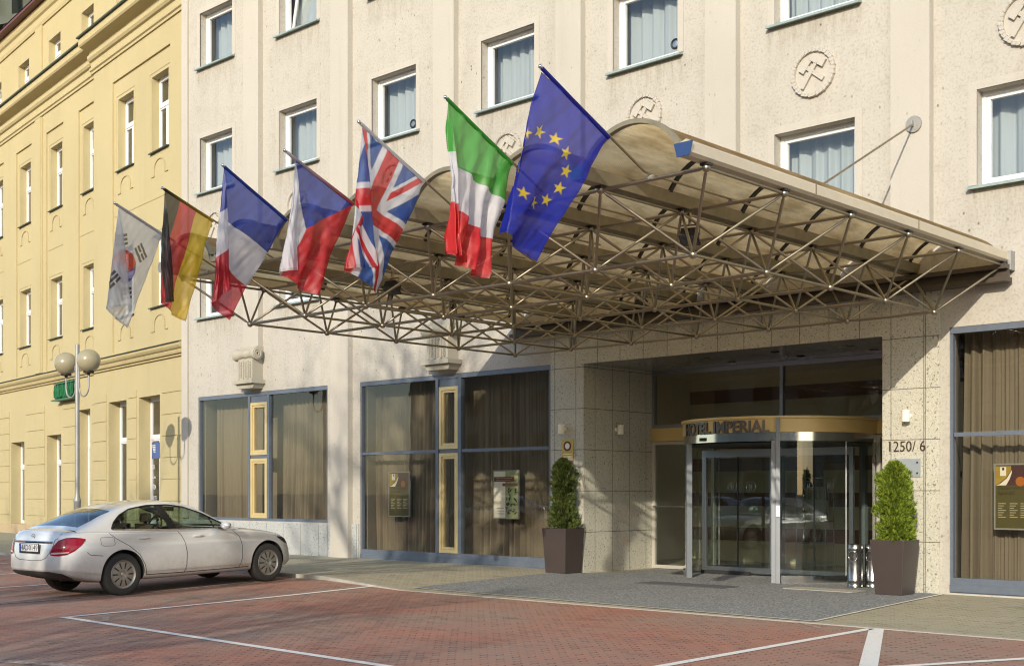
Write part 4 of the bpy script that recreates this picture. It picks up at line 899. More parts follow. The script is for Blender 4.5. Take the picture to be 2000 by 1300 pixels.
def plaque(name, a, b, lab, mat):
    p, q = on_y(*a, yw), on_y(*b, yw); t = thing(name, lab, 'plaque', (p.x, yw, min(p.z, q.z)))
    mb = MB(); mb.box(p.x, q.x, yw - .012, yw, min(p.z, q.z), max(p.z, q.z)); mb.build('plate', mat, t); return t, p, q
t1, p, q = plaque('wall_plaque', (1098, 896), (1120, 857), 'gold plaque with a dark round badge on the pier', plain('gold_plaque', (.55, .40, .10), .4, .3, .06))
c = (p + q) / 2; cc_ = Vector((c.x, yw - .014, c.z + .06)); mb = MB(); mb.lathe([(.062, 0), (.062, -.003), (.10, -.003), (.10, 0)], tuple(cc_), 'y', 32); mb.build('badge_ring', plain('maroon_enamel', (.12, .02, .02), .4), t1)
mb = MB(); mb.lathe([(.001, -.002), (.06, -.002), (.06, 0)], tuple(cc_), 'y', 28); mb.box(cc_.x - .006, cc_.x + .006, yw - .019, yw - .0165, cc_.z - .035, cc_.z + .035); mb.build('badge_centre', M['lamp_white'], t1)
for k in range(2): mb = MB(); mb.box(p.x + .04, q.x - .03, yw - .015, yw - .0125, c.z - .11 - .05 * k, c.z - .09 - .05 * k); mb.build('text_bar', M['lamp_white'], t1)
t2, p, q = plaque('wall_plaque', (1098, 935), (1120, 898), 'dull purple plaque with a pale ring below the gold one', plain('purple_plaque', (.13, .075, .085), .35, 0, .1))
c = (p + q) / 2; mb = MB(); mb.lathe([(.085, 0), (.085, -.003), (.10, -.003), (.10, 0)], (c.x, yw - .014, c.z), 'y', 32); mb.lathe([(.001, -.003), (.015, -.003), (.015, 0)], (c.x, yw - .014, c.z), 'y', 12); mb.build('ring', plain('pale_ring', (.35, .36, .50), .4), t2)
t3, p, q = plaque('wall_plaque', (1738, 931), (1798, 895), 'blank steel plaque behind the right evergreen', plain('satin_steel_plate', (.42, .47, .50), .35, .4, .04))
for (sx_, sz_) in ((p.x + .05, .06), (q.x - .05, .06), (p.x + .05, -.06), (q.x - .05, -.06)):
    mb = MB(); zz = (q.z - .06) if sz_ > 0 else (p.z + .06); mb.lathe([(.001, -.012), (.014, -.012), (.016, 0)], (sx_, yw - .012, zz), 'y', 12); mb.build('bolt', M['black'], t3)
# posters hung just inside the shop glass
def poster(a, b, lab, kind):
    p, q = on_y(*a, .3), on_y(*b, .3); x0, x1, z0, z1 = p.x, q.x, q.z, p.z; t = thing('poster_frame', lab, 'poster', ((x0 + x1) / 2, .3, z0)); y = .285
    mb = MB(); mb.frame(x0, x1, z0, z1, .025, .28, .33); mb.build('frame', M['galv'], t)
    X = lambda u: x0 + .025 + (x1 - x0 - .05) * u; Z = lambda v: z0 + .025 + (z1 - z0 - .05) * v
    def patch(nm, u0, u1, v0, v1, mat, k=0): mb = MB(); yy = .292 - .003 * k; mb.quad((X(u0), yy, Z(v0)), (X(u1), yy, Z(v0)), (X(u1), yy, Z(v1)), (X(u0), yy, Z(v1))); return mb.build(nm, mat, t)
    if kind == 'menu':
        patch('sheet', 0, 1, 0, .68, PM['olive']); patch('photo', 0, 1, .68, 1, PM['maroon'])
        mb = MB(); mb.add([(X(u), .289, Z(v)) for u, v in ((0, .69), (.1, .71), (.3, .8), (.44, .92), (.44, .985), (0, .985))], [(0, 1, 2, 3, 4, 5)]); mb.build('food', PM['mustard'], t)
        mb = MB(); mb.add([(X(u), .286, Z(v)) for u, v in ((0, .68), (.12, .70), (.32, .79), (.46, .92), (.46, .88), (.4, .78), (.3, .68))], [tuple(range(7))]); mb.build('plate_rim', M['lamp_white'], t)
        mb = MB(); mb.lathe([(.001, 0), (.075, 0)], (X(.7), .287, Z(.74)), 'y', 20); mb.build('fruit', PM['orange'], t)
        patch('logo_tag', .13, .3, .83, .97, M['lamp_white'], 2); patch('logo_mark', .19, .25, .92, .96, M['black'], 3)
        for s, (u, v) in (('Gastronomický', (.07, .60)), ('kalendář', (.07, .53))): text_on(s, .1, (X(u), .288, Z(v)), (1, 0, 0), (0, 0, 1), PM['dark_olive'], 'title', t, .0005, 0, (X(.92) - X(.07)) if 'G' in s else (X(.56) - X(.07)), .068)
        for cu in (.07, .40, .70):
            for k in range(7): patch('text_line', cu, cu + .22 - .05 * (k % 3), .385 - .036 * k, .397 - .036 * k, PM['pale_text'], 1)
    else:
        patch('sheet', 0, .47, 0, 1, M['lamp_white']); patch('photo', .47, 1, 0, 1, PM['leafy'])
        patch('banner', .01, .84, .78, .88, PM['brown_red'], 2); patch('banner', .36, 1.0, .68, .74, PM['red_brown'], 2)
        for k in range(2): patch('banner_text', .1, .76 - .06 * k, .845 - .034 * k, .855 - .034 * k, PM['pale_text'], 3)
        patch('banner_text', .45, .9, .705, .715, PM['pale_text'], 3)
        for k in range(3): patch('text_line', .12, .42, .2 - .06 * k, .21 - .06 * k, PM['olive'], 1)
        rr = random.Random(4); mb = MB()
        for k in range(34):
            u, v, a = rr.uniform(.52, .95), rr.uniform(.05, .62), rr.uniform(0, 6); d = Vector((math.cos(a), 0, math.sin(a))) * rr.uniform(.03, .07); n_ = Vector((-d.z, 0, d.x)) * .35; c = Vector((X(u), .288 - .0001 * k, Z(v)))
            mb.quad(c - d, c + n_, c + d, c - n_)
        mb.build('dark_leaves', PM['deep_green'], t)
PM = {k: plain('poster_' + k, c, .5, 0, v) for k, c, v in (('olive', (.085, .075, .024), .1), ('maroon', (.075, .03, .03), .3), ('mustard', (.36, .25, .04), .3), ('orange', (.40, .13, .02), .2), ('dark_olive', (.05, .04, .012), .1), ('pale_text', (.42, .38, .24), .1), ('leafy', (.32, .36, .17), .5), ('brown_red', (.14, .035, .02), .1), ('red_brown', (.22, .06, .035), .1), ('deep_green', (.025, .03, .015), .3))}
poster((760, 921), (801, 1009), 'dark olive menu poster in the left of the two tall shop windows', 'menu')
poster((964, 918), (1014, 1013), 'white and green poster with brown banners left of the evergreen', 'plant')
poster((1942, 905), (2018, 1035), 'dark olive menu poster in the right hand shop window at the frame edge', 'menu')
# steel ash bins
M['bin'] = metal('dull_polished_steel', (.36, .36, .36), .24, .15, 4)
def ash_bin(x, y, label):
    t = thing('ash_bin', label, 'ash bin', (x, y, .012), 0, 'steel ash bins by the revolving door')
    def ad(mb, nm, m_, sm=40): o = bpy.data.objects.new(nm, mb.mesh(nm, m_, sm)); col.objects.link(o); o.parent = t
    mb = MB(); mb.lathe([(.01, .0), (.135, .0), (.139, .012), (.135, .025), (.132, .03), (.132, .10), (.137, .11), (.132, .12), (.132, .635), (.138, .65), (.132, .665), (.132, .725), (.122, .73), (.11, .72), (.01, .715)], (0, 0, 0), 'z', 40); ad(mb, 'body', M['bin'])
    a0 = math.atan2(-CAM_D - y, -x) - .35; mb = MB(); vs = [(0, 0)]
    ring = []
    for k in range(28):
        q = 2 * math.pi * k / 28; aa = a0 + .6 * math.cos(q); ring.append((.1335 * math.cos(aa), .1335 * math.sin(aa), .53 + .085 * math.sin(q)))
    c = (.1335 * math.cos(a0) * 1.0, .1335 * math.sin(a0), .53)
    mb.add([c] + ring, [(0, 1 + k, 1 + (k + 1) % 28) for k in range(28)]); ad(mb, 'opening', M['black'], 'all')
    mb = MB(); mb.tube(ring + [ring[0]], .007, 6, cap=False); ad(mb, 'rim', M['chrome'], 'all')
    mb = MB(); mb.lathe([(.001, .713), (.1, .717)], (0, 0, .004), 'z', 24); ad(mb, 'sand_tray', M['asphalt'])
ash_bin(-10.27, .26, 'steel ash bin with a round opening, clear of the planter')
ash_bin(-10.05, .45, 'steel ash bin half hidden behind the brown planter')
# planters and evergreens
def planter(x, y, rz, label, w0=.22, w1=.285, h=.86):
    t = thing('planter', label, 'planter', (x, y, z_walk(x, y) + .005), rz, 'brown tapered planters flanking the entrance'); mb = MB()
    v0 = [(-w0, -w0, 0), (w0, -w0, 0), (w0, w0, 0), (-w0, w0, 0)]; v1 = [(a / w0 * w1, b / w0 * w1, h) for a, b, _ in v0]; i1 = [(a / w0 * (w1 - .025), b / w0 * (w1 - .025), h) for a, b, _ in v0]; i2 = [(a, b, h - .06) for a, b, _ in i1]
    mb.add(v0 + v1 + i1 + i2, [(3, 2, 1, 0)] + [(k, (k + 1) % 4, 4 + (k + 1) % 4, 4 + k) for k in range(4)] + [(4 + k, 4 + (k + 1) % 4, 8 + (k + 1) % 4, 8 + k) for k in range(4)] + [(8 + k, 8 + (k + 1) % 4, 12 + (k + 1) % 4, 12 + k) for k in range(4)])
    me = mb.mesh('pot', M['brown_pot']); o = bpy.data.objects.new('pot', me); col.objects.link(o); o.parent = t
    bv = o.modifiers.new('bevel', 'BEVEL'); bv.width = .008; bv.segments = 2
    mb = MB(); s = w1 - .03; mb.quad((-s, -s, h - .05), (s, -s, h - .05), (s, s, h - .05), (-s, s, h - .05)); me = mb.mesh('soil', M['bark']); o = bpy.data.objects.new('soil', me); col.objects.link(o); o.parent = t
    return t
def leaf_mat(name, a, b_, c):
    m, t, b = new_mat(name); oi = t.nodes.new('ShaderNodeNewGeometry')
    cc = ramp(t, oi.outputs['Random Per Island'], [(0, a), (.55, b_), (1, c)]); t.links.new(cc, b.inputs['Base Color']); b.inputs['Roughness'].default_value = .6; b.inputs['Specular IOR Level'].default_value = .25
    tr = t.nodes.new('ShaderNodeBsdfTranslucent'); t.links.new(cc, tr.inputs[0]); ms = t.nodes.new('ShaderNodeMixShader'); ms.inputs[0].default_value = .3
    t.links.new(b.outputs[0], ms.inputs[1]); t.links.new(tr.outputs[0], ms.inputs[2]); t.links.new(ms.outputs[0], t.nodes['Material Output'].inputs[0]); return m
M['thuja'] = leaf_mat('thuja_green', (.045, .085, .012), (.17, .25, .022), (.38, .43, .06))
M['thuja_dull'] = leaf_mat('thuja_dull_green', (.03, .055, .014), (.085, .13, .03), (.20, .20, .06))
def evergreen(x, y, z0, h, prof, seed, mat, label, n=5200, group='clipped evergreens in the planters'):
    """upright conifer: flat sprays of scale leaves, every spray its own fan"""
    r_ = random.Random(seed); t = thing('evergreen_shrub', label, 'shrub', (x, y, z0), 0, group); mb = MB()
    for k in range(n):
        u = r_.random() ** .9; a = r_.uniform(0, 2 * math.pi); lump = .80 + 1.0 * noise.noise(Vector((math.cos(a) * 1.9, math.sin(a) * 1.9, u * h * 4.2 + seed))) + .35 * noise.noise(Vector((math.cos(a) * 5, math.sin(a) * 5, u * h * 11 + seed)))
        rad = np.interp(u, [p[0] for p in prof], [p[1] for p in prof]) * lump; f = r_.random() ** .38
        p = Vector((rad * f * math.cos(a), rad * f * math.sin(a), u * h)); out = Vector((math.cos(a), math.sin(a), r_.uniform(.5, 1.7))).normalized()
        side = out.cross(Vector((r_.uniform(-1, 1), r_.uniform(-1, 1), r_.uniform(-1, 1)))).normalized(); L = r_.uniform(.035, .085)
        vs = [p]; fs = []
        for j, (s, l) in enumerate(((-.55, .55), (-.22, .9), (.05, 1.05), (.3, .85), (.6, .5))):
            tip = p + out * L * l + side * L * s; wv = side * L * .10 + out * 0; b0 = p + out * L * .12 * j * .5 + side * L * s * .2
            q = len(vs); vs += [b0 - wv, b0 + wv, tip + wv * .7, tip - wv * .5]; fs.append((q, q + 1, q + 2, q + 3))
        mb.add(vs[1:], [tuple(i - 1 for i in f_) for f_ in fs])
    me = mb.mesh('foliage', M[mat], fix=False); o = bpy.data.objects.new('foliage', me); col.objects.link(o); o.parent = t
    mb = MB(); mb.tube([(0, 0, -.08), (.01, 0, h * .5), (0, .01, h * .9)], [.022, .016, .005], 8)
    for k in range(26):
        u = .08 + .8 * k / 26; a = 2.4 * k; rr = np.interp(u, [p[0] for p in prof], [p[1] for p in prof]) * .7; mb.tube([(0, 0, u * h), (rr * math.cos(a), rr * math.sin(a), u * h + rr * .8)], [.007, .003], 5)
    o = bpy.data.objects.new('stem', mb.mesh('stem', M['bark'])); col.objects.link(o); o.parent = t
pl = on_y(1747, 1163, -.62); PRX = (-9.13, -.62)
planter(PRX[0], PRX[1], 0.02, 'brown tapered planter at the pier under the house number')
evergreen(PRX[0], PRX[1], .80, 1.26, [(0, .24), (.08, .30), (.25, .31), (.45, .27), (.65, .23), (.85, .20), (.95, .13), (1, .03)], 3, 'thuja', 'bright green dense evergreen in front of the steel plaque', 8500)
PLX = (-16.22, -.40)
planter(PLX[0], PLX[1], 0.03, 'brown tapered planter below the two plaques, left of the door', .25, .30, .88)
evergreen(PLX[0], PLX[1], .83, 1.42, [(0, .19), (.08, .27), (.25, .28), (.42, .21), (.52, .18), (.62, .23), (.75, .22), (.88, .16), (.96, .09), (1, .02)], 8, 'thuja_dull', 'dull green uneven evergreen with brownish sprays by the plaques', 5200)
# ------------------------------------------------------------------ yellow house on the left (its own axis, turned 8.4 degrees)
YROT = -math.atan2(.1459, .9893)
yh = thing('yellow_house', 'pale yellow rendered house with narrow white windows and moulded cornices', 'building', (-30.56, .13, 0), YROT)
def ych(mb, nm, m_, par=None, sm=False):
    o = bpy.data.objects.new(nm, mb.mesh(nm, m_, sm)); col.objects.link(o); o.parent = par or yh; return o
# local: x = -s (leftwards negative), y > 0 goes into the house
SB = .18
RIS, END = 7.25, 26.0
ucols = [(1.40, 2.64), (4.02, 5.28), (7.63, 8.88), (10.96, 12.2), (14.4, 15.65), (17.8, 19.05), (21.2, 22.45)]
gcols = [(1.88, 3.46, 4.45), (4.44, 5.93, 4.44), (8.06, 9.27, 4.37), (10.9, 12.4, 3.63), (14.95, 16.55, 3.5), (18.2, 19.7, 3.5), (21.5, 23.0, 3.5)]
UROWS = [(7.06, 9.17), (11.62, 13.85)]
panels = [(1.15, 5.60)] + [(a - .28, b + .30) for a, b in ucols[2:]]
def H(a, b, c, d): return (-b, -a, c, d)
mb = MB()
for (s0, s1, y) in ((-.0, RIS, 0.), (RIS, END, SB)):
    hs = [H(a, b, 5.95, 14.45) for a, b in panels if s0 <= a < s1] + [H(a, b, .42, t_) for a, b, t_ in gcols if s0 <= a < s1] + [H(a, b, 16.3, 17.66) for a, b in ucols if s0 <= a < s1]
    base = [h for h in hs]
    # panel openings are shallow, window openings deep
    xs0, xs1 = -s1, -s0
    def cut(mb, holes, y, depths, zr):
        xs = sorted({xs0, xs1} | {h[0] for h in holes} | {h[1] for h in holes}); zs = sorted(set(zr) | {h[2] for h in holes} | {h[3] for h in holes})
        for a, b in zip(xs[:-1], xs[1:]):
            for c, d in zip(zs[:-1], zs[1:]):
                if not any(h[0] < (a + b) / 2 < h[1] and h[2] < (c + d) / 2 < h[3] for h in holes): mb.quad((a, y, c), (b, y, c), (b, y, d), (a, y, d))
        for (a, b, c, d), dp in zip(holes, depths):
            e = y + dp
            mb.quad((a, y, c), (a, e, c), (a, e, d), (a, y, d)); mb.quad((b, e, c), (b, y, c), (b, y, d), (b, e, d)); mb.quad((a, e, d), (b, e, d), (b, y, d), (a, y, d)); mb.quad((a, y, c), (b, y, c), (b, e, c), (a, e, c))
    cut(mb, hs, y, [.06 if h[3] == 14.45 else (.46 if h[2] < 1 else .34) for h in hs], (-.2, 19.2))
    for a, b in panels:
        if s0 <= a < s1:
            xs0, xs1 = -b, -a; wh = [H(c, d, z0, z1) for c, d in ucols if a < c < b for z0, z1 in UROWS]
            cut(mb, wh, y + .06, [.34] * len(wh), (5.95, 14.45))
mb.quad((-RIS, 0, -.2), (-RIS, SB, -.2), (-RIS, SB, 19.2), (-RIS, 0, 19.2))
mb.quad((0, 0, -.2), (0, 12, -.2), (0, 12, 19.2), (0, 0, 19.2)); mb.quad((-END, SB, -.2), (-END, 12, -.2), (-END, 12, 19.2), (-END, SB, 19.2)); mb.quad((-END, 12, -.2), (0, 12, -.2), (0, 12, 19.2), (-END, 12, 19.2))
ych(mb, 'wall', M['yellow'])
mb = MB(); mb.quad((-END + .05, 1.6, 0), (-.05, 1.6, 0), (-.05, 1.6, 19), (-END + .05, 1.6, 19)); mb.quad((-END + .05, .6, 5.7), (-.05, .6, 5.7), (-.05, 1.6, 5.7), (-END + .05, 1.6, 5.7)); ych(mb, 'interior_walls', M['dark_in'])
mb = MB(); mb.prism([(-.25, 19.2), (12, 19.2), (6, 22.5)], -END, 0, axis='x'); ych(mb, 'roof', plain('red_brown_roof', (.16, .05, .04), .8))
YS = metal('dark_green_sheet', (.06, .085, .055), .55, .3, 6, .3)
def run(prof, nm, m_, z_off=0):
    """moulding profile (out, z) run along both wall planes, returned at the right end"""
    mb = MB()
    for (s0, s1, y) in ((-.02, RIS + .0, 0.), (RIS, END, SB)):
        mb.prism([(y - o, z) for o, z in prof], -s1 - (.12 if s0 < 1 else 0), -s0 + 0, axis='x')
    return ych(mb, nm, m_)
run([(-.02, 5.45), (.06, 5.45), (.06, 5.52), (.12, 5.52), (.14, 5.58), (.14, 5.62), (.20, 5.66), (.24, 5.72), (.24, 5.80), (-.02, 5.86)], 'string_course', M['yellow_trim'])
run([(-.02, 5.862), (.28, 5.802), (.28, 5.825), (-.02, 5.885)], 'string_course_flashing', YS)
run([(-.02, 15.15), (.05, 15.15), (.05, 15.22), (.10, 15.25), (.10, 15.33), (.05, 15.33), (.05, 15.52), (.12, 15.55), (.17, 15.62), (.17, 15.72), (.10, 15.72), (.10, 15.86), (.42, 15.95), (.46, 16.0), (.46, 16.2), (-.02, 16.26)], 'main_cornice', M['yellow'])
run([(-.02, 16.263), (.54, 16.203), (.54, 16.25), (-.02, 16.33)], 'cornice_flashing', YS)
run([(-.02, 18.4), (.05, 18.4), (.08, 18.5), (.08, 18.56), (.05, 18.56), (.05, 18.75), (.12, 18.8), (.16, 18.9), (.16, 19.05), (-.02, 19.1)], 'attic_cornice', M['yellow'])
mb = MB(); mb.box(-END, 0, -.24, .3, 19.08, 19.16); ych(mb, 'eaves_strip', plain('dark_red_sheet', (.12, .03, .03), .5))
mb = MB(); mb.box(-13.55, -12.8, SB - .06, SB + .02, 5.9, 15.1); mb.box(-13.45, -12.9, SB - .09, SB - .06, 5.9, 15.1); mb.box(-13.55, -12.8, SB - .06, SB + .02, 16.35, 18.39); ych(mb, 'pilaster', M['yellow'])
# rusticated ground floor: low blocks with open joints
zl = [.75, 1.35, 1.98, 2.6, 3.22, 3.84, 4.46, 4.72]
segs = [(.06, 1.72), (3.62, 4.30), (6.10, RIS - .04)]
segs2 = [(RIS + .1, 7.85), (9.45, 10.7), (12.6, 14.7), (16.75, 18.0), (19.9, 21.3), (23.2, 25.8)]
for sg, y in ((segs, 0.), (segs2, SB)):
    for a, b in sg:
        mb = MB()
        for c, d in zip(zl[:-1], zl[1:]): mb.box(-b, -a, y - .026, y + .01, c + .016, d - .016)
        ych(mb, 'rusticated_pier', M['yellow'])
mb = MB(); mb.box(-RIS - .02, -.0, -.05, .02, -.2, .42); mb.box(-END, -RIS - .02, SB - .05, SB + .02, -.2, .42); ych(mb, 'plinth', plain('buff_plinth', (.44, .34, .20), .9, 0, .2, 4))
def ywin(a, b, z0, z1, y, trans=.62, par=None, curtain=True):
    w_ = b - a; x0, x1 = -b, -a; mb = MB()
    mb.frame(x0, x1, z0, z1, .07, y, y + .06); zt = z0 + (z1 - z0) * trans
    mb.box(x0 + .07, x1 - .07, y - .03, y + .05, zt - .05, zt + .05); xm = (x0 + x1) / 2; mb.box(xm - .05, xm + .05, y - .012, y + .05, z0 + .07, zt - .05)
    for (p, q, r, s) in ((x0 + .072, xm - .052, z0 + .072, zt - .052), (xm + .052, x1 - .072, z0 + .072, zt - .052), (x0 + .072, x1 - .072, zt + .052, z1 - .072)): mb.frame(p, q, r, s, .045, y - .008, y + .045)
    f = ych(mb, 'window', M['white'])
    mb = MB(); mb.quad((x0 + .07, y + .03, z0 + .07), (x1 - .07, y + .03, z0 + .07), (x1 - .07, y + .03, z1 - .07), (x0 + .07, y + .03, z1 - .07)); ych(mb, 'pane', M['glass'], f)
    if curtain:
        mb = MB(); mb.grid(lambda u, v: (x0 + .04 + (w_ - .08) * u, y + .25 + .03 * math.sin(40 * u + a), z0 + .05 + (z1 - z0 - .1) * v), 40, 1); ych(mb, 'curtain', M['net'], f, 'all')
    return f
for a, b in ucols:
    y = 0. if a < RIS else SB
    for z0, z1 in UROWS + [(16.3, 17.66)]:
        yy = y + (.06 if z1 < 15 else 0); f = ywin(a, b, z0, z1, yy + .24)
        if z1 < 15:
            mb = MB(); mb.prism([(yy - .09, z0 - .05), (yy + .24, z0 + .005), (yy + .24, z0 + .03), (yy - .09, z0 - .02)], -b - .06, -a + .06, axis='x'); ych(mb, 'sill', YS, f)
            # raised line under the sill: an arch with two short feet
            c = -(a + b) / 2; hw = (b - a) / 2 * .62; pts = [(c - hw - .22, z0 - .72), (c - hw, z0 - .72), (c - hw, z0 - .52)] + [(c + hw * math.cos(t_), z0 - .52 + .26 * math.sin(t_)) for t_ in lin(math.pi, 0, 12)] + [(c + hw, z0 - .72), (c + hw + .22, z0 - .72)]
            mb = MB()
            for p, q in zip(pts[:-1], pts[1:]):
                d = Vector((q[0] - p[0], 0, q[1] - p[1])); n_ = Vector((-d.z, 0, d.x)).normalized() * .018
                mb.obox(((p[0] + q[0]) / 2, yy - .008, (p[1] + q[1]) / 2), d / 2, (0, .02, 0), n_)
            ych(mb, 'apron_moulding', M['yellow_trim'], f)
            mb = MB(); o_ = .13; mb.box(-b - o_, -b - o_ + .03, yy - .012, yy + .0, z0, z1 + o_); mb.box(-a + o_ - .03, -a + o_, yy - .012, yy, z0, z1 + o_); mb.box(-b - o_ + .03, -a + o_ - .03, yy - .012, yy, z1 + o_ - .03, z1 + o_); ych(mb, 'surround', M['yellow'], f)
for a, b in panels:
    y = .06 + (0 if a < RIS else SB); mb = MB(); mb.box(-b + .02, -a - .02, y - .012, y, 10.22, 10.25); ych(mb, 'string_line', M['yellow_trim'])
gf = [ywin(a, b, .42, t_, (0. if a < RIS else SB) + .36, .70, curtain=False) for a, b, t_ in gcols]
# window stickers of the travel office on the nearest ground floor window
a, b, t_ = gcols[0]; x0 = -b; yb = .36 - .012
stp = gf[0]; mb = MB(); mb.quad((x0 + .14, yb, 2.62), (-a - .14, yb, 2.62), (-a - .14, yb, 3.10), (x0 + .14, yb, 3.10)); ych(mb, 'blue_sticker', plain('blue_film', (.06, .11, .30), .4), stp)
mb = MB()
for k in range(5): mb.quad((x0 + .17 + .03 * k, yb - .004, 3.0 - .05 * k), (x0 + .42, yb - .004, 3.0 - .05 * k), (x0 + .42, yb - .004, 3.03 - .05 * k), (x0 + .15 + .03 * k, yb - .004, 3.03 - .05 * k))
ych(mb, 'white_wing', M['white'], stp)
Mw = Matrix.LocRotScale(yh.location, yh.rotation_euler, (1, 1, 1)); ux = Mw.to_3x3() @ Vector((1, 0, 0))
for s, z, hgt, wdt in (('DO', 2.30, .14, .17), ('vč. víz', 2.02, .10, .25), ('VÍZA', 1.70, .16, .30), ('HOTE', 1.36, .14, .34)):
    text_on(s, .15, tuple(Mw @ Vector((x0 + .18, yb - .004, z))), ux, (0, 0, 1), M['white'], 'window_lettering', stp, .001, .002, wdt, hgt)
# green box sign with tangled raised neon letters
sg = thing('shop_sign', 'green box sign with raised tube letters above the yellow house ground floor', 'sign', tuple(Mw @ Vector((-10.0, SB - .1, 4.75))), YROT)
GRN = plain('sign_green', (.015, .13, .045), .4, 0, .15); GRD = plain('sign_dark_green', (.008, .045, .02), .5)
def sch(mb, nm, m_, sm=False): o = bpy.data.objects.new(nm, mb.mesh(nm, m_, sm)); col.objects.link(o); o.parent = sg
mb = MB(); mb.box(-.95, .95, -.08, .08, .0, .62); sch(mb, 'box', GRD)
mb = MB(); mb.box(-1.0, 1.0, -.22, -.1, .0, .045); mb.box(-1.0, 1.0, -.14, -.1, .58, .62); sch(mb, 'tray', GRN)
rr = random.Random(5); mb = MB()
for k in range(13):
    x = -.86 + k * .143; z0_, z1_ = rr.uniform(.07, .14), rr.uniform(.45, .57); mb.tube([(x, -.15, z0_), (x + rr.uniform(-.03, .05), -.17, (z0_ + z1_) / 2), (x + rr.uniform(-.05, .05), -.15, z1_), (x + .09, -.15, z1_ - rr.uniform(0, .1)), (x + rr.uniform(.05, .1), -.15, .3), (x + .1, -.15, z0_ + .03)], .022, 6)
sch(mb, 'tube_letters', GRN, True)
# old soot-dark tower with balustrades showing over the roof
tw = thing('ornate_tower', 'dark grey green stone tower with balustrade and arch over the yellow roof', 'tower', (-78, 22, 0), R(20))
TS = plaster('sooty_stone', (.10, .115, .095), (.03, .03, .028), .4, .5, 20)
def tch(mb, nm, m_, sm=False): o = bpy.data.objects.new(nm, mb.mesh(nm, m_, sm)); col.objects.link(o); o.parent = tw
mb = MB(); mb.box(-5, 5, -5, 5, 0, 29.2); mb.box(-5.2, 5.2, -5.2, 5.2, 29.2, 29.6); mb.box(-5.6, 5.6, -5.6, 5.6, 31.0, 31.5); mb.box(-4.4, 4.4, -4.4, 4.4, 29.6, 36); mb.box(-5.5, 5.5, -5.5, 5.5, 34.0, 34.4); tch(mb, 'masonry', TS)
mb = MB()
for k in range(6):
    for (px_, py_) in ((-5 + 2 * k, -5.1), (5.1, -5 + 2 * k)): mb.box(px_ - .35, px_ + .35, py_ - .35, py_ + .35, 29.6, 31.0); mb.box(px_ - .25, px_ + .25, py_ - .25, py_ + .25, 31.5, 34)
tch(mb, 'piers', TS)
mb = MB(); mb.lathe([(4.6, 36), (4.4, 38), (3.4, 40.5), (1.8, 42.5), (.1, 43.5)], (0, 0, 0), 'z', 24); tch(mb, 'dome', plain('dark_copper', (.06, .06, .055), .6), 'all')
# ------------------------------------------------------------------ street lamp
base = Vector((ray(151, 672).x * 31.2, -CAM_D + ray(151, 672).y * 31.2, 0)); ztop = CAM_H + ray(151, 672).z * 31.2
lp = thing('street_lamp', 'grey street lamp with two cream globes behind the parked car', 'street lamp', (base.x, base.y, z_walk(base.x, base.y) - .01), R(1.2))
def lch(mb, nm, m_, sm=False, par=None): o = bpy.data.objects.new(nm, mb.mesh(nm, m_, sm)); col.objects.link(o); o.parent = par or lp; return o
hh = ztop - lp.location.z
mb = MB(); mb.lathe([(.01, 0), (.14, 0), (.14, .02), (.085, .03), (.085, 1.25), (.092, 1.26), (.092, 1.31), (.06, 1.40), (.055, 1.5), (.052, hh - .01), (.04, hh), (.005, hh)], (0, 0, 0), 'z', 24); lch(mb, 'pole', M['galv'], 35)
zg = CAM_H + ray(152, 707).z * 31.2 - lp.location.z
m, t, b = new_mat('cream_globe'); v = coords(t); b.inputs['Roughness'].default_value = .22; t.links.new(mix(t, noise_tex(t, v, 2, 4), (.27, .24, .155), (.37, .33, .215)), b.inputs['Base Color'])
for s in (-1, 1):
    gx = s * .55
    mb = MB(); mb.ball((gx, 0, zg), .285, 32, 20); g = lch(mb, 'globe', m, 'all')
    mb = MB(); mb.lathe([(.01, -.305), (.12, -.305), (.13, -.285), (.13, -.262), (.01, -.262)], (gx, 0, zg), 'z', 24); mb.lathe([(.03, -.36), (.045, -.305)], (gx, 0, zg), 'z', 14); lch(mb, 'collar', M['black'], 35, g)
    c = (gx + s * .085) / 2; hr = (abs(gx) - .085) / 2; zb_ = zg - .62
    mb = MB(); mb.tube([(gx, 0, zg - .33), (gx, 0, zb_)] + [(c + s * hr * math.cos(t_), 0, zb_ - hr * 1.05 * math.sin(t_)) for t_ in lin(0, math.pi, 14)][1:] + [(s * .085, 0, zg - .1)], .02, 10); mb.box(min(s * .05, s * .09), max(s * .05, s * .09), -.03, .03, zg - .2, zg - .08); mb.box(min(s * .05, s * .09), max(s * .05, s * .09), -.03, .03, zb_ - .02, zb_ + .1); lch(mb, 'arm', M['galv'], True)
# ------------------------------------------------------------------ parked saloon car
m, t, b = new_mat('dusty_silver_white_paint'); tc = t.nodes.new('ShaderNodeTexCoord'); sp = t.nodes.new('ShaderNodeSeparateXYZ'); t.links.new(tc.outputs['Object'], sp.inputs[0])
ob_ = tc.outputs['Object']; nz = noise_tex(t, ob_, 2.2, 5, .65); nf = noise_tex(t, ob_, 45, 3, .7)
d1 = ramp(t, math_n(t, 'ADD', math_n(t, 'MULTIPLY', sp.outputs[2], -1.5), math_n(t, 'ADD', 1.05, math_n(t, 'MULTIPLY', math_n(t, 'SUBTRACT', nz, .5), .9))), [(.0, (0, 0, 0)), (.75, (1, 1, 1))])
d2 = math_n(t, 'MULTIPLY', d1, ramp(t, nf, [(.3, (.55, .55, .55)), (.7, (1, 1, 1))]))
paint_c = mix(t, math_n(t, 'MULTIPLY', d2, .8), (.74, .75, .75), (.32, .265, .185)); t.links.new(paint_c, b.inputs['Base Color'])
b.inputs['Metallic'].default_value = .30; b.inputs['Coat Weight'].default_value = 1.; b.inputs['Coat Roughness'].default_value = .04
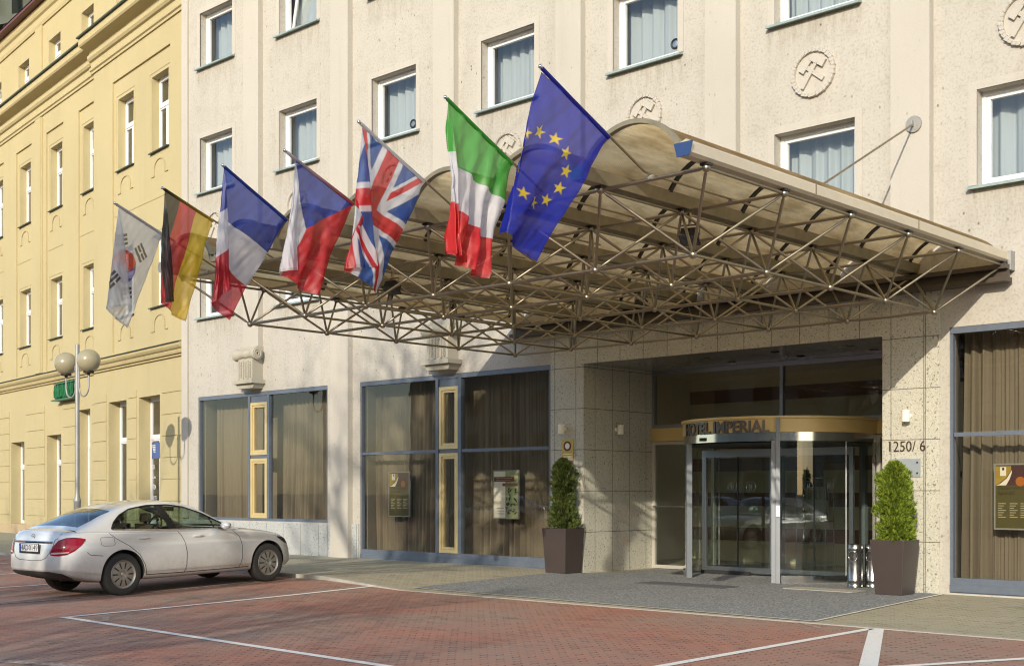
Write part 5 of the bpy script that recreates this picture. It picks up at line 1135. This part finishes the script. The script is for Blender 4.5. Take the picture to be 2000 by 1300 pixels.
t.links.new(mix(t, d2, (.32, .32, .32), (.7, .7, .7)), b.inputs['Roughness']); M['car'] = m
M['tyre'] = plain('dusty_tyre', (.028, .027, .025), .85, 0, .25, 18)
M['rim'] = metal('dusty_alloy', (.32, .305, .275), .38, .1, 10, .7)
M['tail'] = plain('red_lens', (.28, .008, .022), .12, 0, .15, 8)
M['tail_clear'] = plain('clear_lens', (.55, .42, .42), .2)
M['plastic'] = plain('grey_black_plastic', (.035, .034, .032), .6, 0, .15)
M['cabin'] = plain('dark_cabin', (.025, .025, .024), .8)
M['head'] = metal('headlamp', (.25, .26, .26), .12, .3, 30)
OUT = [(-1.05, 0), (-1.046, .30), (-1.03, .52), (-.975, .70), (-.86, .80), (-.66, .855), (-.35, .885), (0, .90), (.4, .902), (.9, .905), (1.4, .905), (1.9, .90), (2.4, .895), (2.84, .89), (3.12, .865), (3.33, .81), (3.48, .70), (3.58, .48), (3.625, .24), (3.635, 0)]
ZBX = [-1.05, -.95, -.6, 0, .8, 1.6, 2.1, 2.5, 3.0, 3.3, 3.5, 3.64]; ZBV = [.985, 1.005, 1.005, .985, .955, .935, .93, .905, .845, .78, .71, .63]
zbelt = lambda x: float(np.interp(x, ZBX, ZBV))
def half_w(x): return float(np.interp(x, [p[0] for p in OUT[3:-3]], [p[1] for p in OUT[3:-3]]))
LV = [(.0, .86, .14, -.16), (.06, .950, .05, -.05), (.15, .968, .01, -.01), (.185, .982, .0, .0), (.205, .992, .0, .0), (.42, 1.0, .0, .0), (.66, 1.0, .03, -.03), (.735, .997, .045, -.045), (.765, .980, .05, -.05), (.86, .962, .07, -.07), (.945, .93, .085, -.08), (1.0, .885, .11, -.11)]
def body_mesh():
    mb = MB(); n = len(OUT); rows = []
    for f, wf, dt, dn in LV:
        row = []
        for x, y in OUT:
            k = max(0, min(1, (-.55 - x) / .4)); k2 = max(0, min(1, (x - 3.1) / .4)); X = x + dt * k + dn * k2
            zl = .20 + .12 * max(0, min(1, (-.35 - x) / .6)) ** 1.2 + .03 * k2; row.append((X, y * wf, zl + (zbelt(x) - zl) * f))
        rows.append(row)
    for q, up in ((.66, .028), (.33, .042), (.0, .046)):     # bonnet, boot and sunken cabin floor
        row = []
        for (X, Y, Z) in rows[len(LV) - 1]:
            inn = max(0, min(1, (X + .62) / .18)) * max(0, min(1, (2.20 - X) / .18)); kk = up * (1 - inn) - .30 * inn * (1 if q < .6 else .0)
            xx = X + (.03 * (1 - q) if X < -.8 else 0); row.append((xx, Y * q, Z + kk * min(1, abs(Y) / .3 + (0 if abs(Y) < .01 else .0) + 1)))
        rows.append(row)
    und = [(X, 0., Z) for X, Y, Z in rows[0]]
    rows = [und] + rows
    vs = [p for r_ in rows for p in r_]; nr = len(rows); base = len(vs); vs += [(x, -y, z) for x, y, z in vs]; fs = []; mi = []
    for s in (0, 1):
        for j in range(nr - 1):
            for i in range(n - 1):
                a, b_, c, d = j * n + i, j * n + i + 1, (j + 1) * n + i + 1, (j + 1) * n + i
                f = [q + s * base for q in (a, b_, c, d)]; fs.append(f if s == 0 else f[::-1])
                cx = sum(vs[q][0] for q in f) / 4; mi.append(1 if (j == 0 or (j >= nr - 3 and -.56 < cx < 2.16)) else 0)
    mb.v = vs; mb.f = fs; mb.m = mi
    me = mb.mesh('body', [M['car'], M['cabin']], 'all'); bm = bmesh.new(); bm.from_mesh(me); bmesh.ops.remove_doubles(bm, verts=bm.verts, dist=.0005); bmesh.ops.recalc_face_normals(bm, faces=bm.faces); bm.to_mesh(me); bm.free(); return me
def finish(o):
    dg = bpy.context.evaluated_depsgraph_get(); dg.update(); me = bpy.data.meshes.new_from_object(o.evaluated_get(dg)); o.modifiers.clear(); o.data = me; return me
WB = 2.84
def build_car():
    t = thing('parked_car', 'dusty silver white saloon parked nose to the kerb beside the hotel', 'car')
    def ch(mb_or_me, nm, m_=None, sm=False, par=None):
        me = mb_or_me if m_ is None else mb_or_me.mesh(nm, m_, sm); o = bpy.data.objects.new(nm, me); col.objects.link(o); o.parent = par or t; return o
    bo = ch(body_mesh(), 'body'); ss = bo.modifiers.new('s', 'SUBSURF'); ss.levels = 3; ss.render_levels = 3; body_sub = finish(bo)
    bvh_full = BVHTree.FromPolygons([v.co[:] for v in body_sub.vertices], [p.vertices[:] for p in body_sub.polygons])
    cu = MB()
    for x in (0, WB):
        for s in (1, -1):
            pr = [(.02, 0), (.372, 0), (.372, .5), (.02, .5)]; cu.lathe([(r_, s * (.60 + h)) for r_, h in pr], (x, 0, .335), 'y', 48, 1)
    cm = cu.mesh('cut', [M['car'], M['cabin']]); bmx = bmesh.new(); bmx.from_mesh(cm); bmesh.ops.holes_fill(bmx, edges=bmx.edges, sides=0)
    for f in bmx.faces: f.material_index = 1
    bmesh.ops.recalc_face_normals(bmx, faces=bmx.faces); bmx.to_mesh(cm); bmx.free()
    co = bpy.data.objects.new('cut', cm); col.objects.link(co); bl = bo.modifiers.new('b', 'BOOLEAN'); bl.object = co; bl.operation = 'DIFFERENCE'; bl.solver = 'EXACT'
    me = finish(bo); bpy.data.objects.remove(co); me.name = 'body'
    me.polygons.foreach_set('use_smooth', [True] * len(me.polygons)); me.set_sharp_from_angle(angle=R(38))
    def side_pt(x, z, s=-1, off=.003):
        h = bvh_full.ray_cast(Vector((x, s * 2, z)), Vector((0, -s, 0)))
        return (h[0] + Vector((0, s, 0)) * off) if h[0] else Vector((x, s * .9, z))
    # greenhouse
    RX = [-.70, -.52, -.20, .12, .42, .82, 1.17, 1.45, 1.76, 2.08, 2.28]; RZ = [1.035, 1.125, 1.268, 1.368, 1.42, 1.442, 1.430, 1.378, 1.238, 1.06, .955]
    zroof = lambda x: float(np.interp(x, np.linspace(-.70, 2.28, 150), RS)); 
    xs_ = np.linspace(-.70, 2.28, 150); RS = np.interp(xs_, RX, RZ)
    for _ in range(26): RS[1:-1] = (RS[:-2] + 2 * RS[1:-1] + RS[2:]) / 4
    YR = np.interp(xs_, [-.7, -.2, .3, .8, 1.3, 1.75, 2.28], [.66, .585, .565, .57, .60, .66, .74])
    NS, NT = 26, 18; G = []
    for x, zc, yr in zip(xs_, RS, YR):
        zb = zbelt(x) - .012; yb = half_w(x) * .885 - .006; zr = max(zb + .004, zc - .05 * min(1, (zc - zb) / .2)); row = []
        for k in range(NS):
            u = k / (NS - 1); y = yb + (yr - yb) * u + .018 * math.sin(math.pi * u); z = zb + (zr - zb) * u
            row.append((y, z))
        for k in range(1, NT):
            s = k / (NT - 1); y = yr * (1 - s); row.append((y, zr + (zc - zr) * (1 - (1 - s) ** 2.4)))
        # soften the roof rail
        rw = np.array(row)
        for _ in range(3): rw[NS - 4:NS + 3] = (rw[NS - 5:NS + 2] + 2 * rw[NS - 4:NS + 3] + rw[NS - 3:NS + 4]) / 4
        G.append(rw)
    G = np.array(G)                                     # [x][row] -> y, z
    top = [(-.12, 1.03), (-.05, 1.12), (.09, 1.225), (.30, 1.315), (.62, 1.362), (1.0, 1.362), (1.28, 1.318), (1.61, 1.205), (1.92, 1.055), (2.05, .98)]
    def in_dlo(x, z):
        if not (-.12 < x < 2.05): return False
        return zbelt(x) + .025 < z < float(np.interp(x, [p[0] for p in top], [p[1] for p in top]))
    def kind(x, k, y, z):
        if k < NS - 1:
            if not in_dlo(x, z): return 0, ''
            lean = (z - 1.) * -.42
            qx = .16 - (z - 1.) * .55
            if abs(x - (.98 + lean)) < .075: return 2, 'b'         # B pillar, black
            if abs(x - qx) < .022: return 2, 'q'
            if x > 1.72 - (z - 1.0) * 1.0 and abs(x - (1.78 - (z - 1.0) * .35)) < .015: return 2, 'm'
            return 1, ('quarter' if x < qx else 'rear' if x < .98 + lean else 'front' if x < 1.78 - (z - 1.) * .35 else 'corner')
        if k >= NS:
            if -.61 < x < .0 and y < .60 - max(0, x + .4) * .14: return 3, ''
            if 1.50 < x < 2.20: return 4, ''
        return 0, ''
    parts = {}; nk = G.shape[1]
    for s in (1, -1):
        for i in range(len(xs_) - 1):
            for k in range(nk - 1):
                q = [(xs_[i], k), (xs_[i + 1], k), (xs_[i + 1], k + 1), (xs_[i], k + 1)]; P = [(xx, s * G[ii, kk, 0], G[ii, kk, 1]) for (xx, kk), ii in zip(q, (i, i + 1, i + 1, i))]
                c = np.mean(P, axis=0); kd, sb = kind(c[0], k, abs(c[1]), c[2]); parts.setdefault((kd, sb, s if kd in (1, 2) else 0), MB()).quad(*P)
    def weld(mb, nm, m_, par=None):
        me = mb.mesh(nm, m_, 'all', False); bm = bmesh.new(); bm.from_mesh(me); bmesh.ops.remove_doubles(bm, verts=bm.verts, dist=.0004); bmesh.ops.recalc_face_normals(bm, faces=bm.faces); bm.to_mesh(me); bm.free(); me.polygons.foreach_set('use_smooth', [True] * len(me.polygons)); return ch(me, nm, None, par=par)
    SPEC = {0: ('roof', M['car']), 1: ('side_window', M['car_glass']), 2: ('pillar', M['black']), 3: ('rear_window', glass('rear_glass', (.10, .16, .26), 1.3)), 4: ('windscreen', M['car_glass'])}
    for key in sorted(parts, key=str):
        ow = weld(parts[key], *SPEC[key[0]])
        if key[0] == 0: rf = ow
    gv = BVHTree.FromPolygons([(x, s * G[i, k, 0], G[i, k, 1]) for s in (1, -1) for i, x in enumerate(xs_) for k in range(nk)],
                              [[b_ + i * nk + k, b_ + (i + 1) * nk + k, b_ + (i + 1) * nk + k + 1, b_ + i * nk + k + 1] for b_ in (0, len(xs_) * nk) for i in range(len(xs_) - 1) for k in range(nk - 1)])
    for s in (1, -1):
        def gp(x, z, off=.004):
            h = gv.ray_cast(Vector((x, s * 2, z)), Vector((0, -s, 0))); return h[0] + Vector((0, s * off, 0)) if h[0] else Vector((x, s * .75, z))
        tl = [gp(float(x), float(np.interp(x, [p[0] for p in top], [p[1] for p in top]))) for x in np.linspace(-.12, 2.05, 50)]
        mb = MB(); mb.tube(tl, .011, 6); mb.build if False else ch(mb, 'window_trim', M['black'], 'all', rf)
        bt = [gp(float(x), zbelt(x) + .02) for x in np.linspace(-.13, 2.08, 40)]; mb = MB(); mb.tube(bt, .010, 6); ch(mb, 'belt_trim', M['chrome'], 'all', rf)
        # mirror triangle
    mb = MB()
    for s in (1, -1): pass
    # wheels
    def wheel(x, s):
        mb = MB(); prof = [(.215, -.10), (.235, -.105), (.285, -.108), (.313, -.10), (.324, -.08), (.326, 0), (.324, .08), (.313, .10), (.285, .108), (.235, .105), (.215, .10), (.215, -.10)]
        mb.lathe(prof, (0, 0, 0), 'y', 56); tyre = ch(mb, 'tyre', M['tyre'], 35); tyre.location = (x, s * .775, .326)
        mb = MB(); o = s * .10; pr = [(.222, .0), (.222, .098), (.214, .104), (.206, .096), (.19, .088), (.10, .098), (.055, .094), (.05, .078), (.001, .078)]; mb.lathe([(r_, s * h) for r_, h in pr], (0, 0, 0), 'y', 60); rim = ch(mb, 'rim', M['rim'], 30, tyre)
        mb = MB()
        for k in range(10):
            a = 2 * math.pi * k / 10; e = Vector((math.cos(a), 0, math.sin(a))); f_ = Vector((-math.sin(a), 0, math.cos(a)))
            p = [e * .088 - f_ * .009, e * .088 + f_ * .009, e * .178 + f_ * .014, e * .185, e * .178 - f_ * .014]
            mb.add([v + Vector((0, s * .0995, 0)) if v.length < .12 else v + Vector((0, s * .0915, 0)) for v in p], [(0, 1, 2, 3, 4)])
        ch(mb, 'slots', M['black'], False, tyre)
        mb = MB(); mb.lathe([(.03, s * .078), (.034, s * .084), (.030, s * .087), (.001, s * .088)], (0, 0, 0), 'y', 20)
        for k in range(5): a = 2 * math.pi * k / 5 + .3; mb.lathe([(.011, s * .078), (.011, s * .086), (.001, s * .087)], (.058 * math.cos(a), 0, .058 * math.sin(a)), 'y', 10)
        ch(mb, 'hub_cap', M['chrome'], 30, tyre); return tyre
    for x in (0, WB):
        for s in (1, -1): wheel(x, s)
    # seams drawn on the real surface
    def seam(pts, s, r_=.0045, nm='panel_gap', m_=None, n=10):
        P = []
        for a, b_ in zip(pts[:-1], pts[1:]):
            for k in range(n): f = k / n; P.append(side_pt(a[0] + (b_[0] - a[0]) * f, a[1] + (b_[1] - a[1]) * f, s, .0005))
        P.append(side_pt(pts[-1][0], pts[-1][1], s, .0005)); mb = MB(); mb.tube(P, r_, 5); return ch(mb, nm, m_ or M['black'], 'all', bo)
    for s in (1, -1):
        seam([(-.20, .965), (-.10, .88), (.10, .76), (.28, .62), (.38, .45), (.41, .30)], s)
        seam([(1.05, .94), (1.12, .80), (1.16, .60), (1.15, .40), (1.12, .29)], s)
        seam([(2.14, .90), (2.24, .80), (2.28, .62), (2.27, .42), (2.22, .29)], s)
        seam([(.41, .295), (1.12, .285), (2.2, .285), (2.42, .29)], s, .006)
        seam([(-.60, .70), (-.55, .655), (-.35, .63)], s)
        seam([(-.35, .905), (-.17, .905), (-.135, .885), (-.135, .80), (-.17, .775), (-.33, .775), (-.365, .80), (-.365, .885), (-.35, .905)], s, .0028, 'fuel_flap' if s < 0 else 'panel_gap', M['plastic'], 6) if s < 0 else None
        for hx in (.30, 1.32):
            p = side_pt(hx + .09, .865 - (hx * .012), s, .012); mb = MB(); mb.lathe([(.002, -.105), (.014, -.09), (.019, 0), (.014, .09), (.002, .105)], tuple(p), 'x', 12); ch(mb, 'door_handle', M['car'], 'all', bo)
        # character line highlight and sill dirt edge are in the surface; mirror
        mp = side_pt(1.74, .93, s, .0); mb = MB(); q = Vector((1.88, s * .975, 1.0)); mb.lathe([(.001, -.10), (.055, -.075), (.075, 0), (.06, .07), (.001, .10)], (0, 0, 0), 'y', 16)
        mb.v = [(a * .95 + q.x, b_ * 1.0 + q.y, c * .9 + q.z) for a, b_, c in mb.v]; mi = ch(mb, 'mirror', M['car'], 'all')
        mb = MB(); mb.obox((1.88, s * .865, .955), (.035, 0, 0), (0, .05, 0), (0, .01, .018)); ch(mb, 'mirror_foot', M['black'], False, mi)
    # boot seam, lamps, plate
    def rear_pt(y, z, off=.003):
        h = bvh_full.ray_cast(Vector((-3, y, z)), Vector((1, 0, 0))); return (h[0] + Vector((-off, 0, 0))) if h[0] else Vector((-1.0, y, z))
    def top_pt(x, y, off=.001):
        h = bvh_full.ray_cast(Vector((x, y, 3)), Vector((0, 0, -1))); return (h[0] + Vector((0, 0, off))) if h[0] else Vector((x, y, 1))
    for s in (1, -1):
        P = [top_pt(x, s * y) for x, y in ((-.60, .60), (-.68, .66), (-.80, .655), (-.88, .62), (-.93, .585))] + [rear_pt(s * y, z, .0005) for y, z in ((.56, .90), (.545, .80), (.50, .70), (.42, .62), (.30, .585), (.0, .58))]; mb = MB(); mb.tube(P, .0045, 5); ch(mb, 'panel_gap', M['black'], 'all', bo)
        # tail lamp wraps the corner
        O = Vector((-.66, s * .30, 0)); N_ = 44; prof = [(0, .672, .700), (.10, .660, .80), (.28, .655, .885), (.5, .67, .922), (.7, .725, .928), (.88, .81, .915), (1, .885, .897)]
        def lampgrid(o_, ang0, ang1, prof, off, rows=14, s=s):
            mb = MB(); g = []
            for i in range(N_ + 1):
                u = i / N_; a = ang0 + (ang1 - ang0) * u; d = Vector((math.cos(a), s * math.sin(a), 0)); zl = np.interp(u, [p[0] for p in prof], [p[1] for p in prof]); zh = np.interp(u, [p[0] for p in prof], [p[2] for p in prof])
                for j in range(rows + 1):
                    z = zl + (zh - zl) * j / rows; o3 = Vector((o_.x, o_.y, z)); h = bvh_full.ray_cast(o3, d); g.append((h[0] if h[0] else o3 + d * .6) + d * (off * (1 if 0 < j < rows and 0 < i < N_ else .6)))
            r1 = rows + 1
            mb.add(g, [(i * r1 + j, (i + 1) * r1 + j, (i + 1) * r1 + j + 1, i * r1 + j + 1) for i in range(N_) for j in range(rows)]); return mb
        tl_ = ch(lampgrid(O, R(148), R(84), prof, .010), 'tail_lamp', M['tail'], 'all')
        ch(lampgrid(O, R(146), R(112), [(0, .682, .70), (.3, .68, .71), (1, .70, .715)], .016, 2), 'reversing_lens', M['tail_clear'], 'all', tl_)
        ch(lampgrid(Vector((2.7, s * .25, 0)), R(22), R(56), [(0, .615, .66), (.3, .61, .70), (.7, .64, .745), (1, .74, .765)], .010), 'headlamp', M['head'], 'all')
        ch(lampgrid(Vector((-.2, 0, 0)), R(180), R(128), [(0, .30, .42), (.6, .30, .42), (.85, .295, .39), (1, .29, .30)], .012), 'rear_valance', M['plastic'], 'all')
    mb = MB(); rows = []
    for y in lin(-.52, .52, 20): rows.append((rear_pt(y, .838, .004), rear_pt(y, .862, .018), rear_pt(y, .872, .004)))
    for p, q in zip(rows[:-1], rows[1:]):
        for k in range(2): mb.quad(p[k], q[k], q[k + 1], p[k + 1])
    ch(mb, 'boot_strip', M['chrome'], 'all')
    px_ = min(rear_pt(y, z).x for y in (-.27, 0, .27) for z in (.70, .83)) - .006
    mb = MB(); mb.box(px_ - .012, px_, -.275, .275, .685, .832); pl = ch(mb, 'number_plate', M['black'])
    mb = MB(); mb.quad((px_ - .0145, .262, .715), (px_ - .0145, -.262, .715), (px_ - .0145, -.262, .825), (px_ - .0145, .262, .825)); ch(mb, 'plate_face', plain('plate_white', (.72, .73, .74), .4), False, pl)
    mb = MB(); mb.quad((px_ - .016, .262, .715), (px_ - .016, .215, .715), (px_ - .016, .215, .825), (px_ - .016, .262, .825)); ch(mb, 'plate_band', plain('plate_blue', (.02, .06, .36), .4), False, pl)
    text_on('4AD', .1, (px_ - .0165, .205, .73), (0, -1, 0), (0, 0, 1), M['black'], 'plate_text', None, .0005, 0, .19, .085).parent = pl
    text_on('0149', .1, (px_ - .0165, -.01, .73), (0, -1, 0), (0, 0, 1), M['black'], 'plate_text', None, .0005, 0, .24, .085).parent = pl
    mb = MB(); mb.lathe([(.001, 0), (.008, 0)], (px_ - .0165, .005, .755), 'x', 10); mb.lathe([(.001, 0), (.008, 0)], (px_ - .0165, .005, .785), 'x', 10); ch(mb, 'plate_seals', M['black'], False, pl)
    c = rear_pt(0, .935, .006); mb = MB(); mb.tube([c + Vector((0, .042 * math.cos(a), .042 * math.sin(a))) for a in lin(0, 2 * math.pi, 28)], .0055, 6, cap=False)
    for k in range(3): a = math.pi / 2 + 2 * math.pi * k / 3; mb.tube([c, c + Vector((0, .042 * math.cos(a), .042 * math.sin(a)))], [.008, .002], 5)
    ch(mb, 'badge', M['chrome'], 'all')
    # seats with head rests, wheel, mirror seen through the glass
    for (x, ys, w_) in ((.78, (-.38, .38), .24), (-.12, (-.38, 0, .38), .2)):
        for y in ys:
            mb = MB(); mb.box(x - .07, x + .05, y - w_, y + w_, .68, 1.06); mb.box(x - .06, x - .0, y - .12, y + .12, 1.09, 1.23); mb.box(x - .035, x - .025, y - .05, y + .05, 1.06, 1.09)
            o = ch(mb, 'seat', M['cabin']); bv = o.modifiers.new('bevel', 'BEVEL'); bv.width = .03; bv.segments = 3
    mb = MB(); mb.tube([(1.45 + .06 * math.sin(a), .38 + .18 * math.cos(a), .98 + .17 * math.sin(a)) for a in lin(0, 2 * math.pi, 24)], .015, 6, cap=False); ch(mb, 'steering_wheel', M['cabin'], 'all')
    mb = MB(); mb.box(1.62, 2.15, -.7, .7, .85, .955); ch(mb, 'dashboard', M['cabin']); mb = MB(); mb.box(1.45, 1.48, -.12, .12, 1.24, 1.31); ch(mb, 'rear_view_mirror', M['black'])
    return t
car = build_car()
th = R(4.1); fwd = Vector((-math.sin(th), math.cos(th), 0)); rgt = Vector((fwd.y, -fwd.x, 0))
cp = Vector((-17.88, -9.01, 0)) - rgt * .865; zr_ = z_lot(-18.7, -9.0); zf_ = z_lot(-18.9, -6.1); car.scale = (1.02, 1.02, 1.02)
car.location = (cp.x, cp.y, zr_); car.rotation_euler = (0, -math.asin((zf_ - zr_) / WB), math.atan2(fwd.y, fwd.x))
for i, (x, y, a, lab) in enumerate(((-37.5, -21.5, 2.6, 'silver saloon standing across the street, mirrored in the left shop window'), (-30.0, -23.5, 3.05, 'silver saloon across the street, mirrored low in the tall shop window'), (-12.0, -25.0, .1, 'silver saloon parked behind the camera, mirrored in the door glass'))):
    c = dup(car); c.location = (x, y, 0); c.rotation_euler = (0, 0, a); c['label'] = lab
# ------------------------------------------------------------------ what stands behind the camera: bare street trees and a house row (they cast the shade, and show in the glass)
def tree_meshes(seed, h):
    r_ = random.Random(seed); trunk = MB(); twig = MB()
    def grow(p, d, L, rad, lev):
        n = 4; pts = [p]; q = p.copy(); dd = d.copy()
        for k in range(n):
            dd = (dd + Vector((r_.uniform(-1, 1), r_.uniform(-1, 1), r_.uniform(-.6, .9))) * (.16 if lev else .05)).normalized(); q = q + dd * L / n; pts.append(q.copy())
        (trunk if lev < 2 else twig).tube(pts, [rad * (1 - .45 * k / n) for k in range(n + 1)], 7 if lev < 2 else 4, cap=False)
        if lev >= 4: return
        m_ = (7, 5, 5, 4)[lev]
        for k in range(m_):
            f = r_.uniform(.45 if lev == 0 else .25, 1.); i = min(n - 1, int(f * n)); s = pts[i].lerp(pts[i + 1], f * n - i)
            a = r_.uniform(0, 2 * math.pi); t_ = r_.uniform(.5, 1.0); ax = dd.orthogonal().normalized(); bx = dd.cross(ax)
            nd = (dd * math.cos(t_) + (ax * math.cos(a) + bx * math.sin(a)) * math.sin(t_) + Vector((0, 0, .18))).normalized(); grow(s, nd, L * r_.uniform(.5, .72), rad * .48, lev + 1)
    grow(Vector((0, 0, 0)), Vector((0, 0, 1)), h * .5, h * .017, 0)
    return trunk.mesh('trunk', M['bark'], 'all', False), twig.mesh('crown', M['bark'], False, False)
TM = [tree_meshes(s, h) for s, h in ((1, 13), (2, 12), (3, 14))]
spots = TREE_SPOTS = [(-22, -27), (-16.5, -29), (-11, -26.5), (-5.5, -28.5), (0.5, -29.5), (6, -27), (12, -29), (18, -27.5), (-28, -28), (3, -36), (-9, -37)]
for i, (x, y) in enumerate(spots):
    t = thing('street_tree', 'bare branching street tree in the row across the street behind the camera', 'tree', (x, y, -.02), i * 1.9, 'bare street trees across the street'); s = (.74 if x == -5.5 else .62 if -8 < x < 9 else (1.2 if -18 < x < -8 and y > -31 else 1.0 if x < -8 else .7)) + .12 * ((i * 7) % 5) / 5; t.scale = (s, s, s)
    for me in TM[i % 3]: o = bpy.data.objects.new(me.name.split('.')[0], me); col.objects.link(o); o.parent = t
ob = thing('town_house_row', 'long grey green house row across the street behind the camera', 'building', (-10, -62, 0))
mb = MB(); wall_with_holes(mb, -90, 70, -.1, 12.5, [(-86 + 4 * k, -84.4 + 4 * k, z, z + 1.9) for k in range(38) for z in (1.2, 4.9, 8.6)], 0, -.25)
mb.v = [(x, -62 - y, z) for x, y, z in mb.v]; mb.build('wall', plaster('drab_render', (.30, .30, .24), (.15, .14, .11), .2), ob)
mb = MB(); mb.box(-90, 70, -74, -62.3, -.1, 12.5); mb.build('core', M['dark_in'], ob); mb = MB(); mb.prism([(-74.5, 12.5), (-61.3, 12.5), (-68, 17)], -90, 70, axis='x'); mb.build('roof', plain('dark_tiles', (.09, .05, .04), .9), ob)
